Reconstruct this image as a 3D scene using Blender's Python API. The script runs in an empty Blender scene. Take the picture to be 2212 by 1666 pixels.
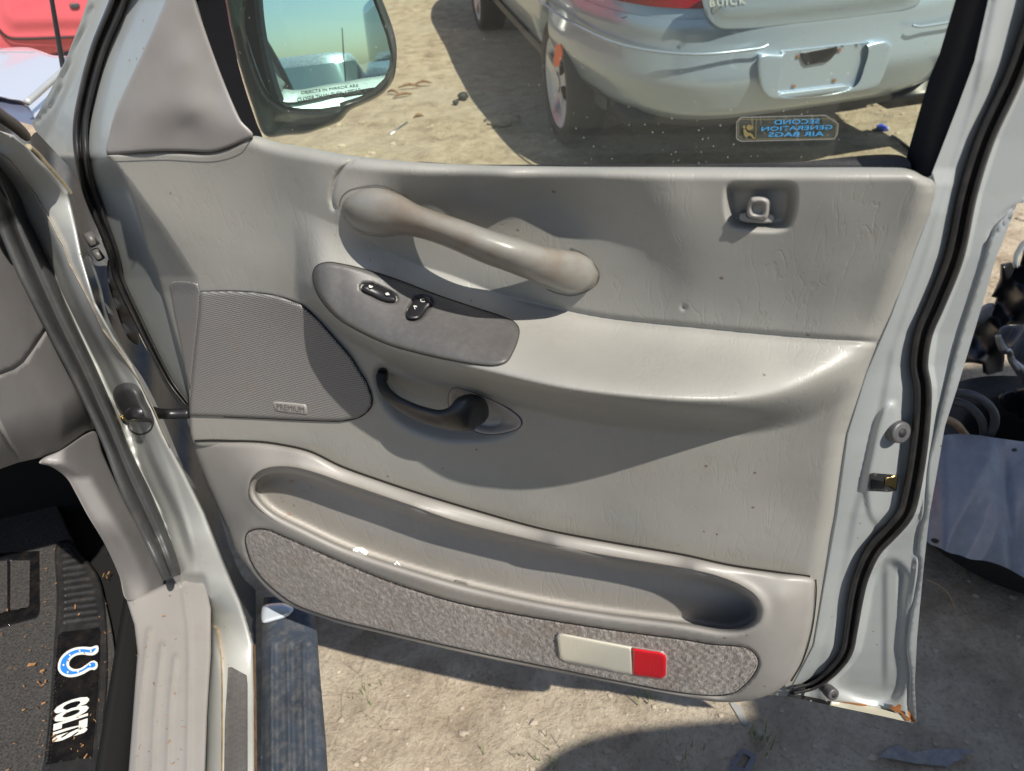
import bpy, bmesh, math, random
import numpy as np
from mathutils import Vector, Matrix
from mathutils.geometry import delaunay_2d_cdt
random.seed(7); rng = np.random.default_rng(7)
sc = bpy.context.scene
COL = sc.collection

# ------------------------------------------------------------------ camera model
W, H, F = 2212., 1666., 1597.
CX, CY = 1106., 833.
vp = np.array([1292 - CX, 2841 - CY, F]); dn = vp / np.linalg.norm(vp); up = -dn
Yc = np.array([0, 0, 1.]) - up * up[2]; Yc /= np.linalg.norm(Yc); Xc = np.cross(Yc, up)
R = np.array([Xc, Yc, up])                      # camera (x right, y down, z forward) -> world
CAMZ = 1.53
CAM = np.array([0, 0, CAMZ])
def rays(px, py):
    px = np.asarray(px, float); py = np.asarray(py, float)
    v = np.stack([px - CX, py - CY, np.full_like(px, F)], -1)
    v = v @ R.T
    return v / np.linalg.norm(v, axis=-1, keepdims=True)
def onplane(px, py, d, N):                      # plane x.N = d measured from the camera
    r = rays(px, py); return CAM + r * (d / (r @ N))[..., None]
DV = np.array([.93104, -.36492, 0]); NV = np.array([-.36492, -.93104, 0])   # door: along, towards viewer
DD = -.5682
def dp(px, py, o=0.):                           # point on the door, o metres proud of its plane
    return onplane(px, py, DD + np.asarray(o, float), NV)
VV = np.array([-.21296, .97706, 0]); LV = np.array([.97706, .21296, 0])     # body side: forward, outboard
LD = -.284
def bp(px, py, k=0.):                           # point on the body side, k metres inboard
    return onplane(px, py, LD - np.asarray(k, float), LV)
def zp(px, py, z=0.):
    return onplane(px, py, np.asarray(z, float) - CAMZ, np.array([0, 0, 1.]))

cd = bpy.data.cameras.new('camera'); cam = bpy.data.objects.new('camera', cd); COL.objects.link(cam)
xr = R @ np.array([1, 0, 0]); yu = R @ np.array([0, -1, 0]); zb = R @ np.array([0, 0, -1])
cam.matrix_world = Matrix(((xr[0], yu[0], zb[0], 0), (xr[1], yu[1], zb[1], 0), (xr[2], yu[2], zb[2], CAMZ), (0, 0, 0, 1)))
cd.sensor_width = 36; cd.lens = 36 * F / W; cd.clip_start = .01; cd.clip_end = 800
cd.dof.use_dof = True; cd.dof.focus_distance = .92; cd.dof.aperture_fstop = 9.
sc.camera = cam

# ------------------------------------------------------------------ light
SUNL = np.array([-.38, .495, -.785]); SUNL /= np.linalg.norm(SUNL)
sd = bpy.data.lights.new('sun', 'SUN'); sd.energy = 5.0; sd.angle = math.radians(.5); sd.color = (1, .945, .85)
so = bpy.data.objects.new('sun', sd); COL.objects.link(so)
so.rotation_euler = Vector(SUNL).to_track_quat('-Z', 'Y').to_euler()
w = bpy.data.worlds.new('World'); sc.world = w; w.use_nodes = True
nt = w.node_tree; sk = nt.nodes.new('ShaderNodeTexSky'); sk.sky_type = 'NISHITA'; sk.sun_disc = False
sk.sun_elevation = math.asin(-SUNL[2]); sk.sun_rotation = math.atan2(-SUNL[0], -SUNL[1]); sk.dust_density = 1.3; sk.air_density = 1.
nt.links.new(sk.outputs[0], nt.nodes['Background'].inputs[0]); nt.nodes['Background'].inputs[1].default_value = .097
sc.view_settings.view_transform = 'Standard'; sc.view_settings.look = 'None'; sc.view_settings.gamma = 1
sc.view_settings.exposure = .58
sc.cycles.max_bounces = 8; sc.cycles.transparent_max_bounces = 12

# ------------------------------------------------------------------ materials
class MT:
    def __init__(s, name):
        s.m = bpy.data.materials.new(name); s.m.use_nodes = True; s.t = s.m.node_tree
        s.p = s.t.nodes['Principled BSDF']; s.out = s.t.nodes['Material Output']
        s.tc = s.t.nodes.new('ShaderNodeTexCoord'); s.co = s.tc.outputs['Object']
    def n(s, ty, **kw):
        x = s.t.nodes.new(ty)
        for k, v in kw.items():
            if hasattr(x, k): setattr(x, k, v)
            else: x.inputs[k].default_value = v
        return x
    def l(s, a, b): s.t.links.new(a, b)
    def door_uv(s):                             # (along door, height, out of door)
        out = s.n('ShaderNodeCombineXYZ')
        for i, v in enumerate((DV, (0, 0, 1), NV)):
            d = s.n('ShaderNodeVectorMath', operation='DOT_PRODUCT'); s.l(s.co, d.inputs[0]); d.inputs[1].default_value = tuple(v)
            s.l(d.outputs['Value'], out.inputs[i])
        s.co = out.outputs[0]; return s
    def scaled(s, v):
        a = s.n('ShaderNodeVectorMath', operation='MULTIPLY'); s.l(s.co, a.inputs[0]); a.inputs[1].default_value = v; return a.outputs[0]
    def noise(s, scale, vec=None, detail=4, rough=.55, dist=0, ty='FBM'):
        x = s.n('ShaderNodeTexNoise'); x.noise_type = ty
        x.inputs['Scale'].default_value = scale; x.inputs['Detail'].default_value = detail
        x.inputs['Roughness'].default_value = rough; x.inputs['Distortion'].default_value = dist
        s.l(vec if vec is not None else s.co, x.inputs['Vector']); return x.outputs[0]
    def voro(s, scale, vec=None, feature='F1', rand=1):
        x = s.n('ShaderNodeTexVoronoi'); x.feature = feature; x.inputs['Scale'].default_value = scale; x.inputs['Randomness'].default_value = rand
        s.l(vec if vec is not None else s.co, x.inputs['Vector']); return x
    def ramp(s, fac, stops):
        x = s.n('ShaderNodeValToRGB'); e = x.color_ramp.elements
        for i, (p, c) in enumerate(stops):
            if i > 1: e.new(p)
            e[i].position = p; e[i].color = (c, c, c, 1) if isinstance(c, (int, float)) else (*c, 1)
        s.l(fac, x.inputs[0]); return x.outputs[0]
    def mix(s, fac, a, b, blend='MIX'):
        x = s.n('ShaderNodeMix', data_type='RGBA', blend_type=blend)
        for i, v in ((0, fac), (6, a), (7, b)):
            if isinstance(v, (int, float)): x.inputs[i].default_value = v if i == 0 else (v, v, v, 1)
            elif isinstance(v, tuple): x.inputs[i].default_value = (*v, 1)
            else: s.l(v, x.inputs[i])
        return x.outputs[2]
    def math(s, op, a, b=None, c=None):
        x = s.n('ShaderNodeMath', operation=op)
        for i, v in enumerate((a, b, c)):
            if v is None: continue
            if isinstance(v, (int, float)): x.inputs[i].default_value = v
            else: s.l(v, x.inputs[i])
        return x.outputs[0]
    def bump(s, h, strength=.3, dist=.001):
        b = s.n('ShaderNodeBump'); b.inputs['Strength'].default_value = strength; b.inputs['Distance'].default_value = dist
        s.l(h, b.inputs['Height'])
        if s.p.inputs['Normal'].links: s.l(s.p.inputs['Normal'].links[0].from_socket, b.inputs['Normal'])
        s.l(b.outputs[0], s.p.inputs['Normal'])
    def base(s, c):
        if isinstance(c, tuple): s.p.inputs['Base Color'].default_value = (*c, 1)
        else: s.l(c, s.p.inputs['Base Color'])
    def set(s, **kw):
        for k, v in kw.items():
            k = k.replace('_', ' ')
            if isinstance(v, (int, float, tuple)): s.p.inputs[k].default_value = v
            else: s.l(v, s.p.inputs[k])
        return s

def vinyl(name, col, creases=True, rough=.39, specks=True):
    m = MT(name).door_uv()
    big = m.noise(7, detail=3); c = m.mix(m.ramp(big, [(.35, 0.), (.65, 1.)]), tuple(x * .94 for x in col), tuple(x * 1.05 for x in col))
    dirt = m.noise(30, detail=5, rough=.7)
    c = m.mix(m.math('MULTIPLY', m.ramp(dirt, [(.55, 0.), (.75, 1.)]), .22), c, tuple(x * y for x, y in zip(col, (.72, .66, .58))))
    if specks:
        sp = m.voro(28); c = m.mix(m.ramp(sp.outputs['Distance'], [(.035, .8), (.06, 0.)]), c, (.10, .055, .03))
    m.base(c)
    m.set(Roughness=m.ramp(m.noise(14, detail=4), [(.3, rough - .07), (.7, rough + .1)]))
    m.bump(m.noise(800, detail=2), .12, .0006)
    if creases:
        v = m.scaled((1., .2, .6)); wv = m.noise(62, v, detail=4, rough=.55, dist=.7)
        line = m.ramp(m.math('ABSOLUTE', m.math('SUBTRACT', wv, .5)), [(0., 0.), (.03, 1.)])
        v2 = m.scaled((.8, .8, .6)); w2 = m.noise(48, v2, detail=5, rough=.65, dist=2.)
        l2 = m.ramp(m.math('ABSOLUTE', m.math('SUBTRACT', w2, .52)), [(0., .45), (.010, 1.)])
        mask = m.ramp(m.noise(16, detail=3), [(.34, 0.), (.56, 1.)])
        mask2 = m.ramp(m.noise(13, m.scaled((1, 1.3, 2)), detail=3), [(.56, 0.), (.70, 1.)])
        h = m.mix(mask, 1., line); h2 = m.mix(mask2, 1., l2)
        m.bump(m.math('MULTIPLY', h, h2), .25, .0006)
    return m.m
def simple(name, col, rough=.5, metal=0., bump=0, bscale=300, var=.0, vscale=12, coat=0., dust=None, spec=.5):
    m = MT(name)
    if var or dust:
        c = m.mix(m.ramp(m.noise(vscale, detail=6, rough=.65), [(.3, 0.), (.7, 1.)]), tuple(x * (1 - var) for x in col), tuple(min(1, x * (1 + var)) for x in col))
        if dust: c = m.mix(m.math('MULTIPLY', m.ramp(m.noise(vscale * 3, detail=8, rough=.75), [(.45, 0.), (.75, 1.)]), dust[3]), c, dust[:3])
        m.base(c)
    else: m.base(col)
    m.set(Roughness=rough, Metallic=metal, Coat_Weight=coat); m.p.inputs['Specular IOR Level'].default_value = spec
    if bump: m.bump(m.noise(bscale, detail=4), bump, .001)
    return m.m

M = {}
VC = (.25, .245, .225)
M['vinyl'] = vinyl('door_vinyl', VC)
M['plast'] = vinyl('grey_plastic', (.245, .233, .217), creases=False, rough=.42)
M['sailp'] = vinyl('sail_plastic', (.24, .228, .22), creases=False, rough=.38)
M['dashp'] = vinyl('dash_plastic', (.20, .192, .19), creases=False, rough=.5, specks=False)
M['bezel'] = simple('charcoal_bezel', (.078, .075, .074), .4, bump=.25, bscale=1200, var=.08, vscale=60, dust=(.20, .18, .15, .22))
M['rubber'] = simple('black_rubber', (.014, .014, .015), .42, bump=.15, bscale=500, var=.25, dust=(.16, .13, .10, .14))
M['rubberg'] = simple('worn_rubber', (.04, .042, .045), .5, bump=.2, bscale=500, var=.25, dust=(.16, .13, .10, .22))
M['blackp'] = simple('black_plastic', (.012, .012, .014), .34, bump=.2, bscale=900, var=.2)
M['felt'] = simple('black_felt', (.010, .010, .013), .8, bump=.3, bscale=900, spec=.2)
M['gap'] = simple('gap_shadow_tone', (.03, .028, .026), .9, spec=.1)
M['dark'] = simple('dark_void', (.012, .012, .013), .7)
M['glossk'] = simple('gloss_black', (.006, .006, .007), .12, dust=(.1, .08, .06, .15))
M['white'] = simple('white_print', (.60, .59, .55), .6, var=.12, vscale=60, dust=(.3, .25, .18, .3))
M['paper'] = simple('white_paper', (.9, .9, .88), .7, bump=.5, bscale=200)
M['blue'] = simple('blue_print', (.01, .17, .55), .6, dust=(.2, .18, .15, .25))
M['stkblue'] = simple('sticker_blue', (.04, .27, .55), .5)
M['navyp'] = simple('navy_step_plastic', (.035, .045, .062), .45, bump=.3, bscale=700, var=.25, vscale=14, dust=(.25, .22, .18, .35))
M['navym'] = simple('navy_paint', (.18, .19, .215), .5, .25, var=.2, vscale=9, dust=(.3, .3, .32, .35), coat=.3)
M['gold'] = simple('zinc_metal', (.45, .34, .15), .35, 1.)
M['steel'] = simple('dull_steel', (.4, .4, .4), .35, .9, var=.2)
M['chrome'] = simple('chrome', (.75, .75, .75), .15, 1.)
M['letter'] = simple('bright_letter', (.55, .56, .55), .3, .3)
M['tyre'] = simple('tyre_rubber', (.016, .016, .017), .65, bump=.3, bscale=150, dust=(.06, .055, .05, .3))
M['rust'] = simple('rust', (.22, .08, .02), .8, var=.4, vscale=60, bump=.4)
M['gold_print'] = simple('gold_print', (.20, .16, .06), .5)
M['redp'] = simple('red_paint', (.52, .09, .11), .28, coat=.6, var=.05)
M['orange'] = simple('orange_marker', (.85, .12, .01), .5)
M['leaf'] = simple('dry_leaf', (.22, .11, .04), .8, var=.4, vscale=80)
M['grass'] = simple('grass', (.12, .17, .04), .7, var=.3, vscale=30)
M['stone'] = simple('stone', (.36, .33, .29), .85, var=.3, vscale=25, bump=.5, bscale=120)
M['bark'] = simple('dark_bark', (.17, .10, .055), .9, var=.5, vscale=50, bump=.6, bscale=90)
M['clod'] = simple('dirt_clods', (.33, .28, .215), .95, var=.35, vscale=9)
M['wood'] = simple('dry_wood', (.36, .24, .14), .8, var=.3, vscale=60)
M['bluet'] = simple('blue_litter', (.04, .08, .5), .5)
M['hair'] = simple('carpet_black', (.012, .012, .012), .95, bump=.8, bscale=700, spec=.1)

def paint(name, col, rough=.3, metal=.25, rust=0., spots=True):
    m = MT(name); c = m.mix(m.ramp(m.noise(10, detail=5), [(.3, 0.), (.7, 1.)]), tuple(x * .93 for x in col), tuple(x * 1.04 for x in col))
    if spots:
        sp = m.voro(45); c = m.mix(m.ramp(sp.outputs['Distance'], [(.04, .8), (.07, 0.)]), c, (.14, .10, .07))
        d = m.noise(40, detail=6, rough=.75); c = m.mix(m.math('MULTIPLY', m.ramp(d, [(.55, 0.), (.8, 1.)]), .35), c, (.30, .24, .15))
    m.base(c); m.set(Roughness=m.ramp(m.noise(25, detail=4), [(.3, rough - .06), (.7, rough + .1)]), Metallic=metal, Coat_Weight=.25)
    m.bump(m.noise(60, detail=2), .02, .001)
    return m.m
M['paint'] = paint('silver_door_paint', (.35, .37, .37), rough=.34)
M['jamb'] = paint('silver_jamb_paint', (.41, .42, .405), rough=.38)
M['sedan'] = simple('sedan_silver_paint', (.31, .38, .47), .33, .5, coat=.7)
M['pale'] = paint('pale_car_paint', (.55, .6, .62), rough=.25, metal=.4, spots=False)
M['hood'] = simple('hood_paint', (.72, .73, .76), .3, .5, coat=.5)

def m_carpet():
    m = MT('door_carpet').door_uv()
    n1 = m.noise(150, m.scaled((1.5, .6, 1)), detail=4, rough=.7, dist=.6); n2 = m.noise(14, detail=5, rough=.7)
    c = m.ramp(n1, [(.36, (.125, .108, .095)), (.5, (.20, .178, .16)), (.64, (.30, .268, .245))])
    c = m.mix(m.math('MULTIPLY', m.ramp(n2, [(.52, 0.), (.72, 1.)]), .5), c, (.16, .10, .06))
    m.base(c); m.set(Roughness=.95); m.p.inputs['Specular IOR Level'].default_value = .15
    m.p.inputs['Sheen Weight'].default_value = .2
    m.bump(n1, .9, .003); return m.m
M['carpet'] = m_carpet()
def m_grille():
    m = MT('speaker_mesh').door_uv()
    sx, sz = 1 / .0021, 1 / .0029
    s = m.n('ShaderNodeSeparateXYZ'); m.l(m.co, s.inputs[0])
    fx = m.math('SUBTRACT', m.math('FRACT', m.math('MULTIPLY', s.outputs[0], sx)), .5)
    fz = m.math('SUBTRACT', m.math('FRACT', m.math('MULTIPLY', m.math('ADD', s.outputs[1], m.math('MULTIPLY', s.outputs[0], .03)), sz)), .5)
    d = m.math('SQRT', m.math('ADD', m.math('MULTIPLY', fx, fx), m.math('MULTIPLY', fz, fz)))
    hole = m.ramp(d, [(.22, 0.), (.36, 1.)])
    st = m.ramp(m.noise(12, detail=5, rough=.7), [(.55, 0.), (.8, 1.)])
    c = m.mix(hole, (.033, .031, .03), (.215, .208, .202)); c = m.mix(m.math('MULTIPLY', st, .4), c, (.2, .13, .08))
    m.base(c); m.set(Roughness=.5); m.bump(hole, .8, .0008); return m.m
M['grille'] = m_grille()
def m_handle():
    m = MT('worn_handle_plastic').door_uv()
    n = m.noise(22, m.scaled((.6, 1, 1)), detail=6, rough=.65)
    c = m.mix(m.ramp(n, [(.42, 0.), (.62, 1.)]), (.195, .188, .17), (.165, .138, .108))
    c = m.mix(m.math('MULTIPLY', m.ramp(m.noise(60, detail=6, rough=.7), [(.58, 0.), (.75, 1.)]), .6), c, (.13, .085, .055))
    m.base(c); m.set(Roughness=.34); m.bump(m.noise(160, m.scaled((.5, 1, 1)), detail=5), .25, .001); return m.m
M['handle'] = m_handle()
def m_pocket():
    m = MT('pocket_plastic').door_uv()
    c = m.mix(m.ramp(m.noise(9, detail=3), [(.3, 0.), (.7, 1.)]), (.25, .24, .225), (.29, .275, .255))
    sx = m.n('ShaderNodeSeparateXYZ'); m.l(m.co, sx.inputs[0])
    left = m.ramp(m.math('MULTIPLY', m.math('ADD', sx.outputs[0], .70), 2.), [(.05, 1.), (.75, 0.)])
    sp = m.ramp(m.noise(75, detail=5, rough=.75), [(.60, 0.), (.66, 1.)])
    c = m.mix(m.math('MULTIPLY', m.math('MULTIPLY', sp, left), .9), c, (.20, .085, .03))
    m.base(c); m.set(Roughness=.5)
    wv = m.noise(30, m.scaled((1, .25, 1)), detail=4, dist=1.); h = m.ramp(m.math('ABSOLUTE', m.math('SUBTRACT', wv, .5)), [(0., 0.), (.03, 1.)])
    m.bump(h, .25, .0008); return m.m
M['pocket'] = m_pocket()
def m_glass(name, tint, dust=.5, haze=.05):
    m = MT(name).door_uv(); m.t.nodes.remove(m.p)
    tr = m.n('ShaderNodeBsdfTransparent'); tr.inputs[0].default_value = (*tint, 1)
    gl = m.n('ShaderNodeBsdfGlossy'); gl.inputs['Roughness'].default_value = .03
    fr = m.n('ShaderNodeFresnel'); fr.inputs['IOR'].default_value = 1.35
    mx = m.n('ShaderNodeMixShader'); m.l(fr.outputs[0], mx.inputs[0]); m.l(tr.outputs[0], mx.inputs[1]); m.l(gl.outputs[0], mx.inputs[2])
    df = m.n('ShaderNodeBsdfDiffuse'); df.inputs[0].default_value = (.75, .78, .72, 1)
    v = m.voro(190, m.scaled((1, .7, 1))); s = m.ramp(v.outputs['Distance'], [(.06, 1.), (.13, 0.)])
    kp = m.ramp(m.noise(9, detail=4), [(.42, .15), (.62, 1.)])
    kc = m.ramp(v.outputs['Color'], [(.40, 0.), (.45, 1.)])
    s = m.math('MULTIPLY', m.math('MULTIPLY', s, kp), kc)
    fac = m.math('ADD', m.math('MULTIPLY', s, dust), haze)
    m2 = m.n('ShaderNodeMixShader'); m.l(fac, m2.inputs[0]); m.l(mx.outputs[0], m2.inputs[1]); m.l(df.outputs[0], m2.inputs[2])
    m.l(m2.outputs[0], m.out.inputs[0]); return m.m
M['glass'] = m_glass('dusty_green_glass', (.85, .90, .77), .4, .035)
M['film'] = m_glass('clear_sticker_film', (.80, .82, .76), .2, .05)
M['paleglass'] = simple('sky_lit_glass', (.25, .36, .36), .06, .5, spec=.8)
M['carglass'] = simple('car_glass', (.02, .03, .03), .05, spec=.8)
def m_lens(name, col, tr, rough=.15):
    m = MT(name).door_uv(); m.base(col); m.set(Roughness=rough, Transmission_Weight=tr, Coat_Weight=.3)
    s = m.n('ShaderNodeSeparateXYZ'); m.l(m.co, s.inputs[0])
    f = m.math('ADD', m.math('SINE', m.math('MULTIPLY', s.outputs[0], 2600)), m.math('SINE', m.math('MULTIPLY', s.outputs[1], 2600)))
    m.bump(f, .35 if col[0] > .5 * 1.05 and col[1] < .1 else .1, .0005); return m.m
M['redlens'] = m_lens('red_lens', (.55, .004, .014), .0)
M['clearlens'] = m_lens('clear_lens', (.62, .60, .50), .25, .2)
M['tail'] = m_lens('tail_light_red', (.22, .003, .008), .0, .08)
def m_mirror():
    m = MT('mirror_glass'); m.base((.58, .82, 1.)); m.set(Metallic=1., Roughness=.02); return m.m
M['mirror'] = m_mirror()
def m_ground():
    m = MT('dirt'); big = m.noise(1.3, detail=6, rough=.6); mid = m.noise(9, detail=8, rough=.7, dist=.4); fine = m.noise(90, detail=6, rough=.75)
    c = m.ramp(mid, [(.32, (.18, .135, .09)), (.5, (.34, .275, .195)), (.66, (.46, .39, .29))])
    c = m.mix(m.ramp(big, [(.35, 0.), (.65, .6)]), c, (.42, .375, .30))
    c = m.mix(m.math('MULTIPLY', m.ramp(fine, [(.35, 1.), (.5, 0.)]), .45), c, (.14, .11, .085))
    vc = m.voro(13, m.co, 'DISTANCE_TO_EDGE'); crack = m.ramp(vc.outputs['Distance'], [(0., 1.), (.02, 0.)])
    ck = m.math('MULTIPLY', crack, m.ramp(m.noise(3, detail=3), [(.5, 0.), (.65, .7)]))
    c = m.mix(ck, c, (.12, .095, .07)); m.base(c); m.set(Roughness=.95); m.p.inputs['Specular IOR Level'].default_value = .15
    m.bump(mid, .55, .03); m.bump(fine, .9, .008); vs = m.voro(70); m.bump(vs.outputs['Distance'], .35, .004)
    return m.m
M['ground'] = m_ground()
def m_matpile():
    m = MT('mat_carpet'); n1 = m.noise(260, detail=5, rough=.75)
    c = m.ramp(n1, [(.35, (.008, .008, .008)), (.62, (.06, .055, .052))])
    c = m.mix(m.ramp(m.noise(70, detail=6, rough=.8), [(.62, 0.), (.68, .7)]), c, (.20, .11, .05))
    m.base(c); m.set(Roughness=.9); m.bump(n1, .9, .004); return m.m
M['matpile'] = m_matpile()

# ------------------------------------------------------------------ objects and labels
def link(name, me, mat=None, parent=None, smooth=True):
    o = bpy.data.objects.new(name, me); COL.objects.link(o)
    if mat is not None: me.materials.append(mat)
    if smooth: me.shade_smooth()
    if parent is not None:
        o.parent = parent; o.matrix_parent_inverse = WM[parent.name].inverted()
        WM[o.name] = Matrix.Identity(4)
    else: WM[o.name] = Matrix.Identity(4)
    return o
WM = {}
def empty(name, loc, rz=0):
    o = bpy.data.objects.new(name, None); COL.objects.link(o); o.location = loc; o.rotation_euler = (0, 0, rz); o.empty_display_size = .1
    WM[o.name] = Matrix.Translation(Vector(loc)) @ Matrix.Rotation(rz, 4, 'Z'); return o
def tag(o, label=None, cat=None, group=None, kind=None):
    for k, v in (('label', label), ('category', cat), ('group', group), ('kind', kind)):
        if v: o[k] = v
    return o
def mesh(V, Fc):
    me = bpy.data.meshes.new('m'); me.from_pydata([tuple(map(float, v)) for v in V], [], [tuple(map(int, f)) for f in Fc]); me.update(); return me

# ------------------------------------------------------------------ 2-D helpers
def cr(pts, step=6., closed=True, smooth=True):
    P = np.array(pts, float); n = len(P); out = []
    rngi = range(n if closed else n - 1)
    for i in rngi:
        p1, p2 = P[i], P[(i + 1) % n]
        p0 = P[i - 1] if (closed or i > 0) else 2 * p1 - p2
        p3 = P[(i + 2) % n] if (closed or i + 2 < n) else 2 * p2 - p1
        k = max(1, int(np.linalg.norm((p2 - p1)[:2]) / step))
        if not smooth:
            for j in range(k): out.append(p1 + (p2 - p1) * j / k)
            continue
        d1 = max(np.linalg.norm((p1 - p0)[:2]), 1e-3) ** .5; d2 = max(np.linalg.norm((p2 - p1)[:2]), 1e-3) ** .5; d3 = max(np.linalg.norm((p3 - p2)[:2]), 1e-3) ** .5
        m1 = (p2 - p1) / d2 - (p2 - p0) / (d1 + d2) + (p1 - p0) / d1; m2 = (p2 - p1) / d2 - (p3 - p1) / (d2 + d3) + (p3 - p2) / d3
        m1 *= d2; m2 *= d2
        for j in range(k):
            t = j / k; t2 = t * t; t3 = t2 * t
            out.append((2 * t3 - 3 * t2 + 1) * p1 + (t3 - 2 * t2 + t) * m1 + (-2 * t3 + 3 * t2) * p2 + (t3 - t2) * m2)
    if not closed: out.append(P[-1])
    return np.array(out)
def inside(px, py, poly):
    r = np.zeros(len(px), bool); n = len(poly); j = n - 1
    for i in range(n):
        xi, yi = poly[i]; xj, yj = poly[j]
        if yi != yj:
            c = ((yi > py) != (yj > py)) & (px < (xj - xi) * (py - yi) / (yj - yi) + xi); r ^= c
        j = i
    return r
def pdist(px, py, line, closed=True):
    a = line; b = np.roll(line, -1, 0)
    if not closed: a, b = a[:-1], b[:-1]
    best = np.full(len(px), 1e9)
    for (x0, y0), (x1, y1) in zip(a, b):
        dx, dy = x1 - x0, y1 - y0; L2 = dx * dx + dy * dy + 1e-9
        t = np.clip(((px - x0) * dx + (py - y0) * dy) / L2, 0, 1)
        best = np.minimum(best, (px - x0 - t * dx) ** 2 + (py - y0 - t * dy) ** 2)
    return np.sqrt(best)
def sdf(px, py, poly):                          # positive inside
    d = pdist(px, py, poly); return np.where(inside(px, py, poly), d, -d)
def ss(a, b, x):
    t = np.clip((x - a) / (b - a), 0, 1); return t * t * (3 - 2 * t)
def ip(x, tab):
    t = np.array(tab, float); return np.interp(x, t[:, 0], t[:, 1])
def ips(x, tab):                                # smooth interpolation
    t = np.array(tab, float); xs, ys = t[:, 0], t[:, 1]; m = np.gradient(ys, xs)
    x = np.clip(x, xs[0], xs[-1]); i = np.clip(np.searchsorted(xs, x) - 1, 0, len(xs) - 2)
    h = xs[i + 1] - xs[i]; u = (x - xs[i]) / h
    return (2*u**3-3*u**2+1)*ys[i] + (u**3-2*u**2+u)*h*m[i] + (-2*u**3+3*u**2)*ys[i+1] + (u**3-u**2)*h*m[i+1]
class RBF:
    def __init__(s, pts):
        P = np.array(pts, float); s.c = P[:, :2] / 100; n = len(P)
        A = np.zeros((n + 3, n + 3)); A[:n, :n] = s.k(s.c, s.c) + np.eye(n) * .02
        A[:n, n] = 1; A[:n, n + 1:] = s.c; A[n:, :n] = A[:n, n:].T
        s.w = np.linalg.solve(A, np.r_[P[:, 2], 0, 0, 0])
    def k(s, a, b):
        r2 = ((a[:, None] - b[None]) ** 2).sum(-1); return .5 * r2 * np.log(r2 + 1e-9)
    def __call__(s, px, py):
        out = np.empty(len(px))
        for i in range(0, len(px), 20000):
            q = np.stack([px[i:i+20000], py[i:i+20000]], -1) / 100
            out[i:i+20000] = s.k(q, s.c) @ s.w[:-3] + s.w[-3] + q @ s.w[-2:]
        return out
def sheet(name, outline, hfun, mat, parent=None, mp=dp, step=8., thick=.004, holes=(), rnd=0., rpx=8., smooth=True, sign=-1., round_holes=False, rings=None, feats=()):
    """solid sheet whose outline lies on a plane of the place; hfun gives relief in metres, edges rounded over rpx"""
    ol = cr(outline, min(step, 6.), smooth=smooth); hl = [cr(h, min(step, 6.), smooth=smooth) for h in holes]
    x0, y0 = ol.min(0); x1, y1 = ol.max(0)
    gx, gy = np.meshgrid(np.arange(x0 + step / 2, x1, step), np.arange(y0 + step / 2, y1, step))
    gx = gx + (np.arange(gx.shape[0]) % 2)[:, None] * step / 2
    gx, gy = gx.ravel(), gy.ravel()
    loops = [ol] + hl
    def allsd(px, py):
        d = sdf(px, py, ol)
        for h in hl: d = np.minimum(d, -sdf(px, py, h))
        return d
    d = allsd(gx, gy); last = 0
    ringd = rings if rings is not None else ([] if not rnd else [rpx * .12, rpx * .35, rpx * .7, rpx * 1.15])
    if ringd: last = max(ringd)
    keep = d > last + .5 * step; pts = [ol] + hl; n_b = sum(len(l) for l in loops)
    for rd in ringd:
        for l in loops:
            t = np.roll(l, -1, 0) - np.roll(l, 1, 0); t /= np.linalg.norm(t, axis=1, keepdims=True) + 1e-9
            nn = np.stack([-t[:, 1], t[:, 0]], -1)
            for sg in (1, -1):
                q = l + nn * rd * sg; dq = allsd(q[:, 0], q[:, 1]); ok = (dq > rd * .93); pts.append(q[ok])
    for f_ in feats:
        fl = cr([tuple(p[:2]) for p in f_], 4., closed=False, smooth=False); keep &= pdist(gx, gy, fl, False) > 8
        t = np.gradient(fl, axis=0); t /= np.linalg.norm(t, axis=1, keepdims=True) + 1e-9; nn = np.stack([-t[:, 1], t[:, 0]], -1)
        for od in (0, 2.2, -2.2, 5, -5):
            q = fl + nn * od; dq = allsd(q[:, 0], q[:, 1]); pts.append(q[dq > max(2., last * 1.02)])
    pts.append(np.stack([gx[keep], gy[keep]], -1)); A = np.concatenate(pts)
    edges = []; s = 0
    for l in loops:
        m = len(l); edges += [(s + i, s + (i + 1) % m) for i in range(m)]; s += m
    vo, ed, fa, ov, oe, of = delaunay_2d_cdt([Vector((float(a), float(b))) for a, b in A], edges, [], 0, 1e-5)
    Pv = np.array([(v.x, v.y) for v in vo]); tri = np.array([f for f in fa if len(f) == 3])
    c = Pv[tri].mean(1); tri = tri[allsd(c[:, 0], c[:, 1]) > 0]
    dd = np.maximum(allsd(Pv[:, 0], Pv[:, 1]) if round_holes or not hl else sdf(Pv[:, 0], Pv[:, 1], ol), 0)
    h = hfun(Pv[:, 0], Pv[:, 1]) if callable(hfun) else np.full(len(Pv), float(hfun))
    if rnd:
        t = np.clip(dd / rpx, 0, 1); h = h + sign * rnd * (1 - np.sqrt(np.clip(1 - (1 - t) ** 2, 0, 1)))
    V = mp(Pv[:, 0], Pv[:, 1], h)
    # boundary loops -> skirt going away from the viewer
    from collections import defaultdict
    ec = defaultdict(int)
    for t in tri:
        for i in range(3): ec[(t[i], t[(i + 1) % 3])] += 1
    be = [(a, b) for (a, b) in ec if (b, a) not in ec]
    bv = sorted({a for e in be for a in e}); idx = {v: len(V) + i for i, v in enumerate(bv)}
    Vb = mp(Pv[bv, 0], Pv[bv, 1], h[bv] + sign * thick)
    V2 = np.concatenate([V, Vb]); faces = [tuple(t) for t in tri] + [(b, a, idx[a], idx[b]) for a, b in be]
    me = mesh(V2, faces)
    o = link(name, me, mat, parent)
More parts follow.
